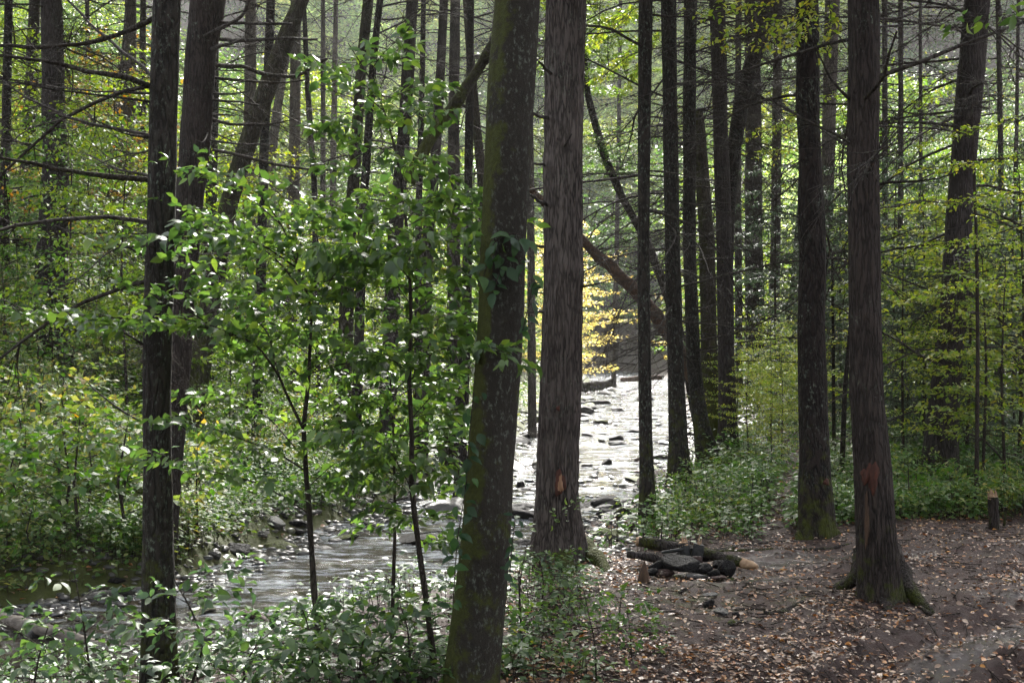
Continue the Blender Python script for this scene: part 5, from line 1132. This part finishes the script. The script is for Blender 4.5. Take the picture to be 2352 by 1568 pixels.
# hanging twigs from above the frame: parts of overhanging boughs
def bough(name, lab, pts, r0, tl_, mat, leaf, seed, extra=()):
    rg_ = random.Random(seed); base = P(*pts[0]); root = empty(name, base, lab, 'branch'); acc = []
    for p_ in (pts,) + tuple(extra):
        b, w_ = limb(p_, r0, r0 * .25, base); sw, a_ = spray(b, rg_, .075, tl_, .042, leaf, .15, .2, r0 * .4, roll=.3); mk('twig', w_ + sw, M['bark_twig'], root, smooth=True); acc.append(a_)
    mkleaf('foliage', blades([more(acc, 2, .03, seed)], True, .56), mat, root)
bough('overhanging_bough', 'bright green leafy twig hanging in at the top right corner', [(2500, -60, 6.0), (2420, 0, 6.0), (2330, 30, 6.0), (2250, 45, 6.0), (2190, 60, 6.0)], .005, .16, M['leaf_near'], .075, 81)
bough('overhanging_bough', 'yellow-leaved twigs hanging at the top between the slender trunks and the crooked dark tree', [(1900, -80, 12.4), (1860, 10, 12.4), (1800, 50, 12.4), (1720, 60, 12.4), (1640, 85, 12.4)], .006, .4, M['leaf_yellow'], .06, 82,
      ([(1880, -60, 12.2), (1840, 60, 12.2), (1760, 95, 12.2), (1690, 110, 12.2)], [(1880, 0, 12.6), (1850, 80, 12.6), (1800, 105, 12.6)], [(1830, -20, 12), (1750, 10, 12), (1650, 30, 12), (1600, 30, 12)], [(1900, -40, 12.8), (1910, 50, 12.8), (1890, 120, 12.8)]))
bough('overhanging_bough', 'yellow-green layered spray right of the right-hand hemlock', [(2400, 250, 12.5), (2300, 280, 12.5), (2220, 300, 12.5), (2130, 330, 12.5)], .007, .5, M['leaf_yellow'], .06, 83,
      ([(2400, 330, 12.8), (2300, 370, 12.8), (2200, 380, 12.8), (2080, 390, 12.8)], [(2400, 430, 13), (2280, 450, 13), (2180, 460, 13), (2060, 470, 13)], [(2400, 500, 12.6), (2280, 540, 12.6), (2160, 560, 12.6), (2050, 590, 12.6)], [(2400, 600, 13), (2300, 640, 13), (2200, 650, 13), (2060, 700, 13)]))
bough('overhanging_bough', 'yellow leafy spray showing just left of the right-hand hemlock', [(2060, 240, 13.5), (1990, 225, 13.5), (1930, 215, 13.5), (1890, 225, 13.5)], .005, .34, M['leaf_yellow'], .055, 84, ([(2060, 270, 13.7), (2100, 240, 13.7), (2160, 215, 13.7)],))
bough('overhanging_bough', 'green and yellow spray high over the stream between the furrowed hemlock and first slender trunk', [(1500, -40, 24), (1450, 20, 24), (1390, 60, 24), (1345, 110, 24)], .012, .9, M['leaf_yellow'], .10, 85, ([(1500, 60, 26), (1440, 120, 26), (1380, 170, 26)], [(1560, 30, 27), (1500, 90, 27), (1440, 200, 27)]))
bough('overhanging_bough', 'small yellow spray beside the narrow far pole, low over the path', [(1870, 250, 20), (1830, 262, 20), (1790, 290, 20), (1740, 300, 20)], .008, .6, M['leaf_yellow'], .07, 86, ([(1860, 330, 21), (1800, 345, 21), (1750, 350, 21)],))
# vine on the beech
def vine():
    root, path, base = bt; rg_ = random.Random(91); v0 = P(1075, 1200, 7.1); r = empty('vine', v0, 'climbing vine with big leaves hanging along the beech trunk', 'vine'); lp, ld, ln, ll = [], [], [], []; parts = []
    for strand, cl in (([(1040, 1390), (1050, 1240), (1070, 1120), (1078, 1000), (1088, 900)], .075), ([(1110, 640), (1130, 560), (1165, 530), (1200, 540)], .10), ([(1200, 760), (1215, 700), (1225, 640), (1240, 650)], .08), ([(1130, 690), (1150, 610), (1180, 580), (1215, 600)], .09), ([(1170, 1330), (1178, 1230), (1185, 1180)], .06)):
        q = resample(np.array([P(a, b, 7.12) for a, b in strand]) - v0, .045); parts += tube(q, .003, 5)
        for p in q:
            for _ in range(2):
                if rg_.random() < .8:
                    lp.append(p + np.array([rg_.gauss(0, .02), rg_.gauss(0, .02), rg_.gauss(0, .02)])); ld.append([rg_.gauss(0, .7), -abs(rg_.gauss(.2, .3)), rg_.gauss(-.5, .4)]); ln.append([rg_.gauss(0, .4), -.6, .8]); ll.append(cl * rg_.uniform(.6, 1.2))
    mk('stem', parts, M['bark_twig'], r); mkleaf('foliage', leaves(np.array(lp), np.array(ld), np.array(ln), np.array(ll), np.array(ll) * .62, True), M['leaf_vine'], r)
vine()
for c in list(_c.objects): bpy.data.objects.remove(c)
bpy.data.collections.remove(_c)
print('objects', len(S.objects), 'tris', sum(len(o.data.polygons) for o in S.objects if o.type == 'MESH'))

# ---------------------------------------------------------------- labels that single out the repeats
ANC = [(0, 'left edge of frame'), (118, 'far-left hemlock'), (245, 'grey leaning far trunk'), (300, 'lichened far trunk'), (368, 'slim lichen tree'), (450, 'shaggy reddish trunk'), (590, 'strongly leaning trunk'), (708, 'forked sapling'), (815, 'dark leaning far trunk'), (938, 'tallest sapling'), (1044, 'brown trunk beside beech'), (1140, 'foreground beech'), (1290, 'furrowed hemlock'),
       (1480, 'first slender right-bank trunk'), (1550, 'second slender trunk'), (1605, 'curved-foot tree'), (1668, 'brown right-bank trunk'), (1735, 'broad far trunk'), (1778, 'narrow far pole'), (1865, 'crooked dark trunk'), (2000, 'right-hand hemlock'), (2190, 'massive leaning trunk'), (2243, 'bare sapling stem'), (2340, 'right edge of frame')]
bk = {}
for o, head, px, d in REG:
    a = min(ANC, key=lambda t: abs(t[0] - px)); dx = px - a[0]; rel = ('in line with' if abs(dx) < 12 else 'just left of' if dx < 0 else 'just right of')
    bk.setdefault(head + ' ' + rel + ' the ' + a[1], []).append((d, o))
seen = {}
for k in [k for k in bk]:
    bk[k].sort(key=lambda t: t[0])
ORD = ['nearest', 'second nearest', 'third nearest', 'fourth nearest', 'fifth nearest', 'sixth nearest', 'seventh nearest', 'eighth nearest', 'ninth nearest', 'tenth nearest', 'eleventh nearest', 'twelfth nearest', 'thirteenth nearest', 'fourteenth nearest', 'fifteenth nearest', 'sixteenth nearest']
for k, v in bk.items():
    v.sort(key=lambda t: t[0])
    for i, (d, o) in enumerate(v):
        o['label'] = k if len(v) == 1 else k + ', ' + (ORD[i] if i < 16 else 'number %d from the front' % (i + 1))
# ---------------------------------------------------------------- haze
hz = NT('haze'); pv = hz.n('ShaderNodeVolumePrincipled'); pv.inputs['Color'].default_value = (.9, .92, .93, 1); pv.inputs['Density'].default_value = .00028; pv.inputs['Anisotropy'].default_value = .3
hz.l(pv.outputs[0], hz.out.inputs['Volume'])
hv = np.array([(x, y, z) for z in (-4, 95) for y in (-45, 335) for x in (-225, 225)], float)
ho = mk('haze', [(hv, np.array([[0, 2, 3, 1], [4, 5, 7, 6], [0, 1, 5, 4], [2, 6, 7, 3], [0, 4, 6, 2], [1, 3, 7, 5]]))], hz.m); ho['kind'] = 'stuff'
print('maxz', max(float(np.max([tz(x, 330) for x in (-220, 0, 220)])), float(Z.max())))
